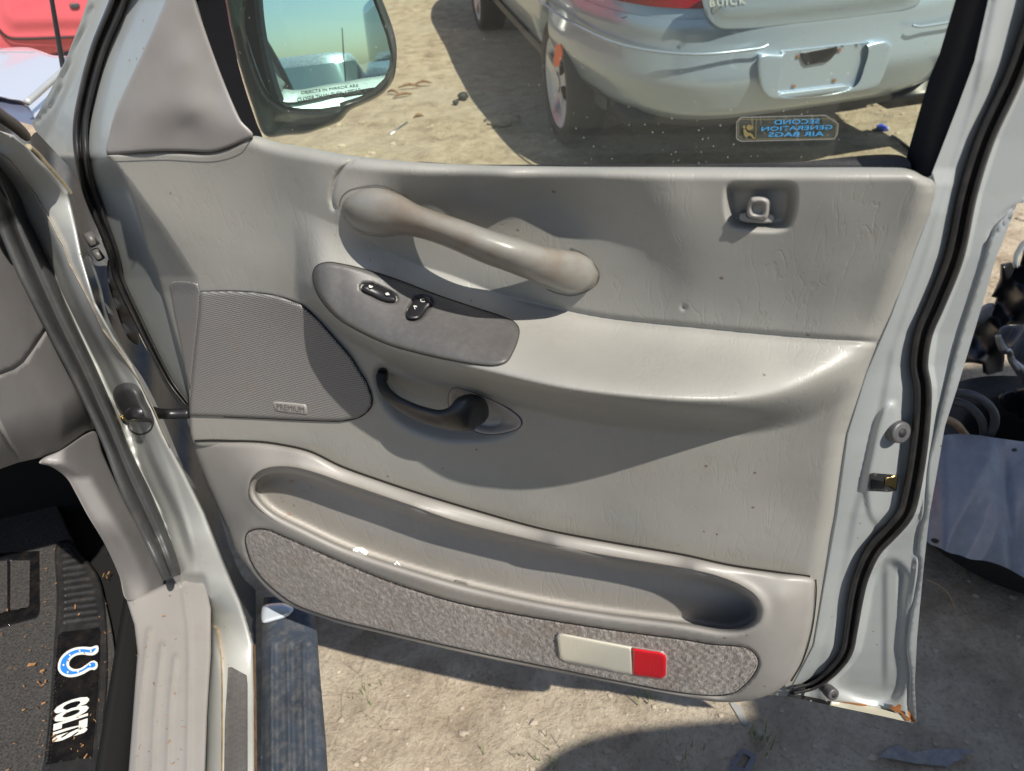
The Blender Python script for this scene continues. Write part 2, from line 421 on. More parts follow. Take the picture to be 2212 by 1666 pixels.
    # sharp edge between face and skirt
    sh = set(tuple(sorted((int(a), int(b)))) for a, b in be)
    if rnd == 0:
        for e in me.edges:
            if tuple(sorted(e.vertices)) in sh: e.use_edge_sharp = True
    return o
def tube(name, path, mat, parent=None, mp=dp, seg=12, closed_ends=True, n=60):
    """path rows: px, py, offset, half width across in px, half depth in m -> solid bar lying on the plane"""
    P = cr([p for p in path], 1e9 if False else 8., closed=False)
    px, py, o, hw, hd = P.T; C = mp(px, py, o)
    T = np.gradient(np.stack([px, py], -1), axis=0); T /= np.linalg.norm(T, axis=1, keepdims=True) + 1e-9
    Nn = np.stack([-T[:, 1], T[:, 0]], -1)
    A = mp(px + Nn[:, 0] * hw, py + Nn[:, 1] * hw, o) - C
    B = -rays(px, py) * hd[:, None]
    V = []; Fc = []
    for i in range(len(C)):
        for j in range(seg):
            a = 2 * math.pi * j / seg; V.append(C[i] + A[i] * math.cos(a) + B[i] * math.sin(a))
    for i in range(len(C) - 1):
        for j in range(seg): Fc.append((i*seg+j, i*seg+(j+1)%seg, (i+1)*seg+(j+1)%seg, (i+1)*seg+j))
    Fc.append(tuple(range(seg))[::-1]); Fc.append(tuple((len(C)-1)*seg + j for j in range(seg)))
    me = mesh(V, Fc); fixn(me); return link(name, me, mat, parent)
def fixn(me):
    bm = bmesh.new(); bm.from_mesh(me); bmesh.ops.recalc_face_normals(bm, faces=bm.faces[:]); bm.to_mesh(me); bm.free()
def tube3(name, pts, r, mat, parent=None, seg=8, step=.01, closed=False):
    P = np.array(pts, float); out = []
    if len(P) > 2:
        out = cr3(P, closed)
    else: out = P
    rr = np.interp(np.linspace(0, 1, len(out)), np.linspace(0, 1, len(r)), r) if hasattr(r, '__len__') else np.full(len(out), r)
    T = np.gradient(out, axis=0); V = []; Fc = []; ref = np.array([0, 0, 1.])
    for i, (c, t) in enumerate(zip(out, T)):
        t = t / (np.linalg.norm(t) + 1e-9); a = np.cross(t, ref)
        if np.linalg.norm(a) < .2: a = np.cross(t, np.array([1., 0, 0]))
        a /= np.linalg.norm(a); b = np.cross(t, a)
        for j in range(seg):
            an = 2 * math.pi * j / seg; V.append(c + rr[i] * (a * math.cos(an) + b * math.sin(an)))
    for i in range(len(out) - 1):
        for j in range(seg): Fc.append((i*seg+j, i*seg+(j+1)%seg, (i+1)*seg+(j+1)%seg, (i+1)*seg+j))
    Fc.append(tuple(range(seg))[::-1]); Fc.append(tuple((len(out)-1)*seg + j for j in range(seg)))
    me = mesh(V, Fc); fixn(me)
    return link(name, me, mat, parent)
def cr3(P, closed=False, k=8):
    out = []; n = len(P)
    for i in range(n - 1):
        p0 = P[max(i-1, 0)]; p1 = P[i]; p2 = P[i+1]; p3 = P[min(i+2, n-1)]
        for j in range(k):
            t = j / k; out.append(.5*((2*p1)+(-p0+p2)*t+(2*p0-5*p1+4*p2-p3)*t*t+(-p0+3*p1-3*p2+p3)*t**3))
    out.append(P[-1]); return np.array(out)
def C(k, pts):                                  # coordinates read from enlarged views of the picture
    org = {1:(0,0),2:(737.33,0),3:(1474.67,0),4:(0,555.2),5:(737.33,555.2),6:(1474.67,555.2),7:(0,1110.4),8:(737.33,1110.4),9:(1474.67,1110.4)}[k]
    return [(org[0] + p[0] / 3, org[1] + p[1] / 3) + tuple(p[2:]) for p in pts]
def text_mesh(name, s, quad, mat, parent, mp, off, bold=0., thick=.0006, mirror=False, shear=0., font_gap=1.):
    """quad = px positions of lower-left, lower-right, upper-left corners of the text block"""
    cu = bpy.data.curves.new('t', 'FONT'); cu.body = s; cu.size = 1; cu.offset = bold; cu.shear = shear; cu.space_character = font_gap; cu.resolution_u = 3
    ob = bpy.data.objects.new('t', cu); COL.objects.link(ob); dg = bpy.context.evaluated_depsgraph_get(); dg.update()
    me = bpy.data.meshes.new_from_object(ob.evaluated_get(dg)); bpy.data.objects.remove(ob)
    V = np.array([v.co[:2] for v in me.vertices]); lo, hi = V.min(0), V.max(0); U = (V - lo) / (hi - lo)
    if mirror: U[:, 0] = 1 - U[:, 0]
    q = np.array(quad, float); X = q[0] + U[:, :1] * (q[1] - q[0]) + U[:, 1:] * (q[2] - q[0])
    o = off(X[:, 0], X[:, 1]) if callable(off) else off
    W3 = mp(X[:, 0], X[:, 1], o)
    for v, c in zip(me.vertices, W3): v.co = c
    return link(name, me, mat, parent, smooth=False)

def outline_strip(name, pts, wpx, off, mat, parent, mp=dp, closed=True, thick=.0005):
    L = cr(pts, 8, closed=closed, smooth=False); t = (np.roll(L, -1, 0) - np.roll(L, 1, 0)); 
    if not closed: t[0] = L[1] - L[0]; t[-1] = L[-1] - L[-2]
    t /= np.linalg.norm(t, axis=1, keepdims=True); n = np.stack([-t[:, 1], t[:, 0]], -1) * wpx / 2
    a, b = L + n, L - n; oo = off(L[:, 0], L[:, 1]) if callable(off) else np.full(len(L), off)
    V = np.concatenate([mp(a[:, 0], a[:, 1], oo), mp(b[:, 0], b[:, 1], oo)]); m = len(L)
    Fc = [(i, (i + 1) % m, m + (i + 1) % m, m + i) for i in range(m if closed else m - 1)]
    return link(name, mesh(V, Fc), mat, parent, smooth=False)
# ================================================================== THE TRUCK AND ITS OPEN DOOR
truck = empty('pickup_suv', (-.9, 1.2, 0)); tag(truck, 'silver grey truck with its front passenger door standing open, nearest vehicle', 'truck')

# relief of the vinyl door panel, in mm towards the viewer
base_pts = [(260,345,0),(400,345,2),(500,335,5),(560,330,9),(650,350,24),(740,375,36),(900,382,38),(1100,384,37),(1300,385,36),(1500,385,36),(1700,385,36),(1950,390,32),
 (330,450,2),(450,450,2),(560,450,6),(640,450,18),(700,450,32),(760,430,40),(880,430,26),(1000,432,18),(1150,432,14),(1300,440,21),(1450,440,34),(1600,440,34),(1800,450,32),(1990,450,26),
 (400,520,2),(520,520,4),(600,520,12),(680,530,28),(800,540,22),(950,500,12),(1100,490,9),(1250,500,9),(1350,505,15),(1450,520,25),(1600,520,27),(1800,520,25),(1960,520,19),
 (430,600,0),(520,600,6),(620,600,18),(700,590,26),(900,580,10),(1050,590,7),(1200,570,8),(1350,570,11),(1430,580,14),(1490,590,18),(1600,600,18),(1800,600,17),(1930,600,13),
 (1150,655,2),(1300,670,4),(1420,670,6),(1490,680,8),(1560,680,8),(1700,690,8),(1880,700,6),
 (450,700,2),(600,700,10),(700,720,14),(450,850,2),(600,850,8),(750,850,8),(850,830,4),(1000,850,2),
 (1850,820,10),(1850,900,6),(1600,960,4),(1300,960,4),(900,950,5),(500,930,8),(1000,1050,2),(1300,1100,0),(1700,1100,0),(1700,1220,4),(1400,1170,4),(700,970,7),(1800,1000,3),(430,940,4)]
BASE = RBF(base_pts)
YC = [(560,450),(640,452),(700,475),(789,515),(874,560),(987,599),(1057,627),(1156,655),(1270,681),(1500,708),(1700,727),(1890,740),(2000,748)]
YN = [(560,560),(640,590),(680,625),(740,690),(830,738),(950,772),(1060,800),(1200,832),(1350,852),(1500,862),(1600,860),(1700,840),(1780,808),(1850,780),(2000,770)]
HN = [(560,0),(620,10),(655,32),(690,56),(740,68),(830,80),(950,92),(1060,100),(1200,110),(1350,110),(1500,102),(1600,86),(1700,56),(1780,32),(1850,14),(1920,3),(2000,0)]
YB = [(560,640),(680,680),(740,728),(830,782),(950,842),(1060,870),(1200,905),(1350,930),(1500,940),(1650,935),(1750,910),(1850,860),(2000,840)]
FOLD = [(300,225),(338,238),(390,283),(437,317),(500,363),(555,398),(598,425),(632,434),(700,431),(800,420),(880,412),(950,418)]
LOCKP = [(1567,405),(1580,395),(1640,393),(1700,393),(1718,400),(1722,425),(1716,470),(1705,492),(1680,500),(1610,498),(1578,490),(1568,470)]
HANDP = [(812,806),(822,792),(850,798),(900,822),(970,838),(1010,845),(1080,872),(1122,905),(1120,925),(1085,944),(1010,952),(940,945),(870,915),(825,860)]
def door_relief(px, py, raw=False):
    b = BASE(px, py); yc, yn, hn, yb = ips(px, YC), ips(px, YN), ips(px, HN), ips(px, YB)
    t = np.clip((py - yc) / (yn - yc), 0, 1); s = np.clip((py - yn) / (yb - yn), 0, 1)
    up_ = .50 * t + .50 * (t * t * (3 - 2 * t)); dn_ = .5 + .5 * np.cos(np.pi * s ** 1.15)
    prof = np.where(py < yn, up_, dn_)
    bc = BASE(px, np.minimum(py, yc)) * 1.0
    crease = 3 * np.exp(-((py - yc) / 6.) ** 2) * ss(1000, 1300, px)
    h = b + np.maximum(hn - b, 0) * prof * ss(590, 665, px) - crease
    if not raw:
        sd_ = sdf(px, py, cr(LOCKP, 8)); h = h - 17 * ss(-3, 24, sd_)
        sd2 = sdf(px, py, cr(HANDP, 8)); h = h - 22 * ss(-14, 40, sd2)
        # pad outline beside the pull handle and sill seam
        q = cr([(760,349),(742,362),(727,382),(720,402),(716,432),(722,450)], 6, closed=False); h = h - 3.2 * np.exp(-(pdist(px, py, q, False) / 3.4) ** 2)
    xf = ip(py, FOLD); e = np.maximum(xf - px, 0); h = h - e * .42 - 1.6 * np.exp(-(e / 6) ** 2)
    for (cx_, cy_, r) in ((1477, 664, 5),):
        h = h - 3 * np.exp(-((px - cx_) ** 2 + (py - cy_) ** 2) / r ** 2)
    return h / 1000.
TRIM = [(230,335),(267,333),(350,329),(457,331),(520,309),(547,294),(600,308),(667,320),(737,333),(871,348),(1021,356),(1204,360),(1475,361),(1708,362),(1908,362),(1955,364),(1975,370),(1995,381),(2014,389),(2020,399),(2020,417),(2008,460),(1988,510),(1971,555),(1951,622),(1925,682),(1901,732),(1871,808),(1848,882),(1831,938),(1821,988),(1815,1038),(1808,1110),(1795,1160),(1788,1210),(1778,1277),(1771,1327),(1758,1394),(1741,1444),(1721,1480),(1704,1497),(1692,1478),(1738,1390),(1748,1330),(1750,1262),(1650,1246),(1475,1212),(1171,1157),(1037,1119),(904,1079),(737,1023),(667,988),(600,973),(500,966),(424,962),(414,945),(410,905),(408,848),(397,788),(367,688),(333,575),(323,555),(290,443),(257,367)]
def tedge(px, py):
    h = door_relief(px, py); d = 1. * (ip(py, [(364,1990),(399,2020),(417,2020),(460,2008),(555,1971),(682,1925),(808,1871),(938,1831),(1110,1808),(1277,1778),(1394,1758),(1497,1704)]) - px)
    t = np.clip(d / 46, 0, 1); h = h - .022 * (1 - np.sqrt(np.clip(1 - (1 - t) ** 2, 0, 1)))
    top = ips(px, [(230,300),(547,294),(600,308),(667,320),(737,333),(871,348),(1021,356),(1204,360),(1475,361),(2050,362)]); t2 = np.clip((py - top) / 30, 0, 1)
    return h - .022 * (1 - np.sqrt(np.clip(1 - (1 - t2) ** 2, 0, 1))) * ss(500, 580, px)
# --- metal shell of the door (the door itself)
SEALR = [(2330,-300),(2240,20),(2192,160),(2128,300),(2091,417),(2061,555),(2022,655),(1995,720),(1985,790),(1993,838),(1988,938),(1970,1055),(1955,1110),(1925,1147),(1888,1187),(1861,1244),(1848,1297),(1838,1360),(1828,1410),(1801,1447),(1758,1480),(1715,1492)]
SEALL = [(330,-230),(257,0),(213,107),(187,200),(174,274),(177,340),(193,413),(222,487),(247,555),(253,592),(300,695),(337,769),(370,829),(403,872)]
xr_tab = [(p[1], p[0]) for p in SEALR]; xl_tab = [(p[1], p[0]) for p in SEALL] + [(960, 430), (1400, 560)]
xr_tab = sorted(xr_tab); xl_tab = sorted(xl_tab)
xt_tab = [(-300,2150),(0,2100),(133,2085),(233,2050),(364,2010),(399,2018),(460,2006),(555,1969),(682,1923),(808,1869),(938,1829),(1110,1806),(1277,1776),(1394,1756),(1497,1702),(1600,1690)]
HEM = [(2212,441),(2185,452),(2147,490),(2135,520),(2125,560),(2098,645),(2070,730),(2035,860),(2005,1000),(1996,1110),(1985,1150),(1980,1190),(1985,1215),(1975,1290),(1964,1340),(1958,1400),(1965,1460),(1962,1530),(1972,1553)]
def shell_relief(px, py):
    xs, xt, xl = ip(py, xr_tab), ip(py, xt_tab), ip(py, xl_tab)
    g = np.clip((px - xt) / np.maximum(xs - xt, 30), 0, 1)
    h = np.where(px > xt, -.010 - .030 * g ** 1.3, -.012)
    h = h - .035 * ss(25, 60, xt - px) * ss(470, 500, px) * ss(395, 430, py)
    h = h - .022 * ss(xs + 6, xs + 34, px)                                        # outer flange sits further back
    fl = np.maximum(px - xs - 34, 0); h = h - .00010 * fl
    # hem seam on the outer flange
    hem = cr(HEM, 6, closed=False)
    _ = ([(2212,437+4),(2185,452),(2147,490),(2135,520),(2125,560),(2098,645),(2070,730),(2035,860),(2005,1000),(1996,1110),(1985,1150),(1980,1190),(1985,1215),(1975,1290),(1964,1340),(1958,1400),(1965,1460),(1962,1530),(1972,1553)])
    dh = pdist(px, py, hem, False); h = h - .0030 * np.exp(-(dh / 2.6) ** 2)
    xh = ip(py, [(437,2212),(520,2135),(730,2070),(1000,2005),(1190,1980),(1400,1958),(1553,1972)]); h = h + .004 * ss(-5, 5, px - xh) * (py > 430)
    # pressed pocket in the lower corner
    q = sdf(px, py, cr([(1905,1222),(1880,1262),(1868,1330),(1850,1400),(1800,1480),(1900,1520),(1942,1500),(1945,1400),(1950,1300),(1955,1240),(1930,1216)], 8))
    h = h - .010 * ss(-12, 12, q); h = h + .003 * ss(0, 12, px - 1905) * ss(0, 14, 1950 - px) * ss(1215, 1230, py) * ss(1520, 1440, py)
    # long swage along the jamb
    xm = ip(py, [(0,2150),(200,2110),(555,2000),(760,1930),(900,1905),(1000,1880),(1110,1850),(1300,1815),(1450,1775)])
    h = h + .0035 * ss(-14, 6, px - xm) * ss(60, 20, px - xm)
    q2 = sdf(px, py, cr([(1930,870),(1944,905),(1948,940),(1944,1000),(1934,1130),(1890,1130),(1870,1060),(1880,980),(1900,900)], 8)); h = h + .004 * ss(-6, 6, q2)
    # front edge: falls away from the viewer and wraps forward
    lf = np.clip((xl + 20 - px) / 60, 0, 1); h = np.where(px < 640, -.020 - .032 * ss(325, 420, py) - .055 * np.clip((ip(py, [(0,400),(340,240),(600,345),(850,410),(1000,440)]) - px) / 120, 0, 1.3) - .010 * ss(0, 1, lf), h)
    hs = cr([(200,17),(140,160),(117,220),(80,263)], 6, closed=False); h = h - .003 * np.exp(-(pdist(px, py, hs, False) / 2.4) ** 2)
    return h
SHELL = [(310,-330),(215,-60),(190,0),(173,50),(140,133),(110,193),(83,243),(68,267),(77,283),(110,318),(147,358),(163,375),(190,440),(222,520),(250,610),(300,720),(350,820),(400,900),(425,960),(440,1030),(480,1120),(520,1200),(570,1260),(640,1290),(800,1330),(1000,1380),(1400,1470),(1560,1496),(1701,1504),(1795,1524),(1908,1547),(1980,1560),(1976,1477),(1981,1377),(1995,1227),(2008,1110),(2021,1038),(2041,922),(2068,838),(2108,705),(2152,555),(2166,523),(2197,440),(2240,434),(2330,100),(2440,-330)]
WHOLE = [(470,-270),(423,-40),(423,0),(443,67),(473,150),(500,217),(520,260),(545,300),(600,318),(737,345),(1021,370),(1475,376),(1900,378),(1985,392),(2011,380),(2068,233),(2105,133),(2135,0),(2215,-270)]
door = sheet('door', SHELL, shell_relief, M['paint'], truck, step=6, thick=.030, holes=[WHOLE], smooth=False, feats=[HEM, [(p[0] + 6, p[1]) for p in SEALR[1:]], [(p[0] + 32, p[1]) for p in SEALR[1:]], [(b + 2, a) for a, b in xt_tab[1:]]])
def sub(*a, **k): return sheet(*a[:3], a[3], door, **k)
trim = sheet('trim_panel', TRIM, tedge, M['vinyl'], door, step=4.5, thick=.02, rnd=.004, rpx=7,
    feats=[[(x, float(ips(np.array([float(x)]), YC)[0])) for x in range(690, 1890, 6)], [(760,349),(742,362),(727,382),(720,402),(716,432),(722,450)], [(b + 1, a) for a, b in FOLD[1:-1]]])
# sail panel (mirror cover)
SAIL = C(1, [(1140,-260),(1240,-260),(1265,0),(1330,200),(1420,450),(1500,650),(1560,780),(1640,878),(1560,922),(1470,960),(1370,986),(1210,982),(1050,981),(920,986),(800,995),(692,990),(710,870),(750,720),(830,540),(930,330),(1020,130),(1080,-20)])
sail_r = RBF([(p[0], p[1], p[2]) for p in C(1, [(1180,-200,6),(1150,0,8),(1100,200,10),(1200,200,8),(1000,400,8),(1200,400,14),(1350,400,6),(900,600,6),(1150,600,16),(1400,600,8),(780,700,0),(1000,720,14),(1250,720,18),(1480,720,12),(720,850,-6),(900,850,8),(1200,830,8),(1450,820,14),(1580,850,15),(700,980,-6),(850,980,4),(1100,970,4),(1400,970,8),(1560,910,12)])])
sheet('mirror_cover', SAIL, lambda x, y: sail_r(x, y) * .62 / 1000, M['sailp'], door, step=6, thick=.02, rnd=.003, rpx=7)
# speaker grille
GR = C(4, [(1300,225),(1500,222),(1660,232),(1800,255),(1950,310),(2070,420),(2212,580)]) + C(5, [(60,650),(110,730),(160,810),(195,900),(196,960),(160,1010),(100,1045),(0,1062)]) + C(4, [(2100,1062),(1900,1055),(1700,1045),(1450,1035),(1228,1028),(1232,930),(1245,800),(1265,600),(1290,400)])
sheet('speaker_grille', GR, lambda x, y: door_relief(x, y) + .006, M['grille'], door, step=5, thick=.008, rnd=.004, rpx=7, smooth=False)
GR2 = C(4, [(1095,185),(1120,157),(1200,158),(1280,172),(1296,225),(1285,400),(1262,600),(1240,800),(1232,860),(1200,740),(1170,560),(1130,370)])
sheet('speaker_grille_side', GR2, lambda x, y: door_relief(x, y) + .003, M['grille'], door, step=7, thick=.006, rnd=.002, rpx=5, smooth=False)
bd = C(4, [(1765,935),(1870,942),(1985,955),(2000,1025),(1890,1015),(1780,1000)])
sheet('speaker_badge', bd, lambda x, y: door_relief(x, y) + .0078, M['plast'], door, step=6, thick=.004, rnd=.0025, rpx=4, smooth=False)
text_mesh('badge_text', 'PREMIUM', [C(4, [(1795,988)])[0], C(4, [(1972,1010)])[0], C(4, [(1790,952)])[0]], M['bezel'], door, dp, lambda x, y: door_relief(x, y) + .0083)

# --- pull handle
hb = lambda x, y: door_relief(np.array([float(x)]), np.array([float(y)]), True)[0]
tube('grab_handle', [(737,438,.026,3,.004),(743,441,.028,18,.018),(761,447,.030,37,.027),(790,455,.032,49,.033),(825,462,.034,51,.036),(858,467,.038,44,.036),(884,474,.044,36,.034),(930,488,.052,32,.032),(985,507,.057,33,.030),(1050,533,.058,35.5,.030),(1110,553,.052,37,.031),(1160,570,.041,39,.029),(1205,583,.030,43,.026),(1240,590,.021,44,.022),(1266,592,.015,36,.017),(1284,593,.011,22,.012),(1292,592,.008,3,.003)], M['handle'], door, seg=28)
for q in ([(733,445),(737,428),(752,413),(782,404),(815,401),(850,411),(878,428),(893,443)], [(1232,536),(1262,550),(1284,572),(1294,592),(1290,612),(1268,629),(1235,639),(1200,633),(1182,626)]):
    outline_strip('handle_seam', [tuple(v) for v in cr(q, 5, closed=False)], 1.8, lambda x, y: door_relief(x, y, True) + .0006, M['bezel'], door, closed=False)
# --- switch bezel with the two switches
BEZ = [(676,590),(684,575),(706,567),(740,571),(780,580),(860,605),(940,636),(1020,663),(1085,684),(1112,697),(1121,712),(1118,735),(1107,762),(1094,782),(1070,790),(1030,788),(960,776),(900,762),(840,745),(780,718),(730,688),(695,650),(679,618)]
bzr = lambda x, y: door_relief(x, y, True) + .004
WELL1 = [(779,617),(786,612),(800,612),(815,617),(840,628),(855,637),(860,646),(857,652),(845,654),(825,650),(805,640),(785,630),(778,623)]
WELL2 = [(876,680),(878,670),(886,658),(895,643),(907,638),(924,640),(933,649),(934,657),(925,668),(915,682),(905,690),(890,692),(880,689)]
sheet('switch_bezel', BEZ, lambda x, y: bzr(x, y) - .005 * ss(-3, 2, sdf(x, y, cr(WELL1, 4))) - .005 * ss(-3, 2, sdf(x, y, cr(WELL2, 4))), M['bezel'], door, step=4, thick=.008, rnd=.004, rpx=10)
def shrink(P, k): c = np.mean(P, 0); return [tuple(c + (np.array(p) - c) * k) for p in P]
sw1 = sheet('window_switch', shrink(WELL1, .92), lambda x, y: bzr(x, y) + .003 + .0022 * np.abs((x - 819) / 38) ** 1.5, M['blackp'], door, step=3, thick=.007, rnd=.004, rpx=9)
sw2 = sheet('lock_switch', shrink(WELL2, .93), lambda x, y: bzr(x, y) + .003 + .0022 * np.abs(((x - 905) * .5 - (y - 665) * .85) / 26) ** 1.5, M['blackp'], door, step=3, thick=.007, rnd=.004, rpx=9)
for q in ([(797,616),(806,619),(802,622),(797,621)], [(832,634),(838,632),(842,637),(835,638)]):
    sheet('switch_mark', q, lambda x, y: bzr(x, y) + .0066, M['white'], door, step=3, thick=.001, smooth=False)
text_mesh('switch_letter', 'U', [(907,646),(909,653),(916,645)], M['white'], door, dp, lambda x, y: bzr(x, y) + .0062, bold=.01)
text_mesh('switch_letter', 'L', [(893,660),(896,668),(900,661)], M['white'], door, dp, lambda x, y: bzr(x, y) + .0062, bold=.03)
# --- lock knob
sheet('lock_escutcheon', [(1598,462),(1606,459),(1665,462),(1673,466),(1671,480),(1660,482),(1604,479),(1597,474)], lambda x, y: door_relief(x, y, True) - .010 + .004 * (y - 460) / 20, M['plast'], door, step=4, thick=.01, rnd=.002, rpx=4)
sheet('lock_slot', [(1611,464),(1618,459),(1655,461),(1661,466),(1655,473),(1616,471)], lambda x, y: door_relief(x, y, True) - .0065, M['dark'], door, step=4, thick=.002)
sheet('lock_knob', [(1614,466),(1616,440),(1621,428),(1632,425),(1652,427),(1661,433),(1662,445),(1656,474),(1640,474),(1618,470)], lambda x, y: door_relief(x, y, True) + .008 - .006 * ss(-4, 6, sdf(x, y, cr([(1622,455),(1625,442),(1635,438),(1650,440),(1652,448),(1648,463),(1625,462)], 4))), M['plast'], door, step=3, thick=.022, rnd=.006, rpx=9)
# --- release handle
CUP = C(5, [(700,880),(720,855),(745,848),(850,875),(960,920),(1050,965),(1120,1010),(1160,1050),(1168,1085),(1140,1115),(1060,1140),(960,1150),(880,1135),(780,1080),(700,980)])
sheet('release_handle_cup', CUP, lambda x, y: door_relief(x, y) + .004 - .010 * ss(10, 26, sdf(x, y, cr(CUP, 6))) * ss(1100, 1060, x), M['sailp'], door, step=5, thick=.008, rnd=.003, rpx=6)
tube('release_handle', [p for p in C(5, [(266,722,-.012,6,.004),(263,745,-.004,11,.006),(258,800,.004,11,.007),(280,860,.016,11.5,.008),(340,925,.030,13,.010),(430,980,.040,15,.011),(540,1025,.044,17,.012),(650,1050,.044,20,.013),(740,1045,.040,30,.015),(800,1020,.034,39,.017),(855,1005,.026,38,.017),(905,1010,.016,31,.014),(940,1020,.008,18,.009),(955,1022,.004,5,.004)])], M['blackp'], door, seg=24)
sheet('release_slot', C(5, [(232,760),(245,725),(270,718),(295,728),(302,765),(295,810),(275,830),(245,800)]), lambda x, y: door_relief(x, y) + .0012, M['dark'], door, step=4, thick=.002)

# --- lower pocket panel
PK = [(420,955),(460,954),(500,955),(560,957),(600,962),(667,977),(737,1010),(820,1040),(904,1068),(1037,1108),(1171,1145),(1320,1174),(1475,1201),(1575,1223),(1675,1238),(1750,1248),(1758,1254),(1759,1277),(1755,1327),(1746,1377),(1728,1430),(1705,1470),(1675,1494),(1641,1508),(1608,1515),(1558,1517),(1475,1506),(1340,1480),(1204,1452),(1071,1426),(904,1388),(800,1363),(737,1348),(690,1333),(633,1312),(590,1286),(555,1250),(533,1222),(510,1190),(493,1143),(467,1085),(440,1025)]
HOLE = [(552,1049),(557,1038),(570,1028),(593,1022),(633,1023),(683,1036),(737,1055),(887,1106),(971,1136),(1104,1170),(1271,1207),(1475,1241),(1541,1256),(1595,1277),(1625,1299),(1635,1318),(1631,1337),(1615,1350),(1591,1358),(1558,1359),(1475,1345),(1304,1323),(1171,1301),(1004,1263),(904,1235),(804,1203),(737,1178),(660,1142),(593,1108),(567,1086),(553,1066)]
CARP = [(530,1167),(533,1153),(545,1145),(573,1143),(617,1160),(667,1182),(737,1213),(837,1254),(971,1297),(1071,1319),(1204,1342),(1354,1365),(1475,1381),(1541,1392),(1601,1397),(1621,1405),(1635,1420),(1638,1434),(1628,1457),(1608,1480),(1585,1497),(1555,1503),(1475,1497),(1337,1472),(1204,1445),(1071,1418),(904,1381),(800,1356),(737,1341),(688,1326),(633,1304),(593,1275),(560,1242),(540,1207)]
pk_r = RBF([(420,955,-6),(500,958,14),(600,965,24),(737,1012,28),(904,1070,30),(1171,1148,32),(1475,1204,32),(1675,1240,30),(1756,1254,24),(440,1020,-4),(500,1040,20),(540,1010,32),(650,1000,38),(900,1090,42),(1200,1170,44),(1500,1230,44),(1690,1290,44),(1740,1330,34),(470,1085,2),(520,1110,28),(540,1080,40),(500,1150,6),(530,1170,26),(560,1130,40),(600,1150,44),(750,1210,48),(1000,1280,50),(1300,1340,50),(1500,1370,50),(1660,1370,50),(1720,1420,36),(1650,1440,48),(560,1240,18),(650,1300,26),(800,1350,34),(1100,1420,38),(1400,1480,40),(1560,1505,38),(1650,1490,40),(700,1260,44),(1000,1350,48),(1300,1410,48),(1500,1440,50),(1580,1300,46)])
holeC = cr(HOLE, 8); carC = cr(CARP, 8)
def pk_relief(px, py, inset=True):
    h = pk_r(px, py); dh = -sdf(px, py, holeC)
    h = h + 3 * np.exp(-((dh - 16) / 13) ** 2) - 9 * np.clip(1 - dh / 12, 0, 1) ** 2
    if inset: h = h - 4.5 * ss(-5, 1, sdf(px, py, carC))
    h = h - 5 * np.exp(-(pdist(px, py, cr([(1758,1254),(1749,1262),(1744,1300)], 5, closed=False), False) / 3) ** 2) * 0
    return h / 1000
sheet('map_pocket', PK, pk_relief, M['plast'], door, step=5, thick=.03, holes=[HOLE], rnd=.009, rpx=12)
def pkt_in(px, py):
    d = sdf(px, py, holeC); return .000 + .05 * (1 - ss(-10, 16, d)) * 0 + .004 * np.sin(px / 90.) * 0 + .050 * np.clip(1 - (d + 14) / 26, 0, 1) ** 2
sheet('pocket_liner', shrink(HOLE, 1.0)[:0] + [tuple(q) for q in (lambda l: l + (lambda t: np.stack([t[:, 1], -t[:, 0]], -1) * 14)(((np.roll(l, -1, 0) - np.roll(l, 1, 0)) / (np.linalg.norm(np.roll(l, -1, 0) - np.roll(l, 1, 0), axis=1, keepdims=True)))))(cr(HOLE, 30))], pkt_in, M['pocket'], door, step=6, thick=.003)
sheet('pocket_carpet', CARP, lambda x, y: pk_relief(x, y, False) - .0005 + .0009 * np.sin(x * 1.3 + np.sin(y * .9) * 2) * np.sin(y * 1.1), M['carpet'], door, step=4, thick=.004, rnd=.0035, rpx=6)
lo = lambda d: (lambda x, y: pk_relief(x, y, False) + d)
LENS = C(8, [(1398,790),(1412,775),(1450,778),(1880,862),(1893,1045),(1770,1025),(1700,1005),(1455,958),(1418,935)])
sheet('light_surround', C(8, [(1392,788),(1408,768),(1890,858),(2085,890),(2112,925),(2112,1055),(2085,1078),(1885,1052),(1450,966),(1410,940)]), lo(.0015), M['plast'], door, step=6, thick=.004, rnd=.0015, rpx=4, smooth=False)
sheet('courtesy_light_lens', LENS, lo(.005), M['clearlens'], door, step=5, thick=.006, rnd=.003, rpx=6, smooth=False)
sheet('red_reflector', C(8, [(1885,868),(2078,898),(2100,915),(2106,940),(2104,1045),(2078,1070),(1900,1047),(1886,1040)]), lo(.0065), M['redlens'], door, step=5, thick=.008, rnd=.003, rpx=7, smooth=False)
sheet('pocket_clip', C(8, [(725,442),(745,425),(815,438),(832,450),(830,485),(740,470)]), lambda x, y: x * 0 + .012, M['plast'], door, step=5, thick=.01, rnd=.002, rpx=4, smooth=False)

# dark strips paint in the shade of the gaps between moulded pieces
trf = lambda x, y: door_relief(x, y, True) + .0012
def gapline(pts, wpx, off, closed=False):
    outline_strip('panel_gap', [tuple(v) for v in cr(pts, 5, closed=closed)], wpx, off, M['gap'], door, closed=closed)
gapline([(p[0], p[1] - 2.2) for p in PK[:16]], 5., lambda x, y: np.maximum(door_relief(x, y) + .0012, .004))
gapline([(1762,1252),(1763,1278),(1759,1328),(1750,1378),(1732,1432),(1709,1472)], 3.4, lambda x, y: tedge(x, y) + .002)
gapline(BEZ, 2.6, trf, True)
gapline(CARP, 2.4, lambda x, y: pk_relief(x, y, False) + .0008, True)
gapline(CUP, 2.0, lambda x, y: door_relief(x, y) + .0012, True)
gapline(GR[:-5], 3.2, lambda x, y: door_relief(x, y) + .0015)
gapline([(231,333.5),(267,333),(350,329.5),(457,331),(497,321),(520,310),(546,295)], 3.4, lambda x, y: tedge(x, y) + .004)
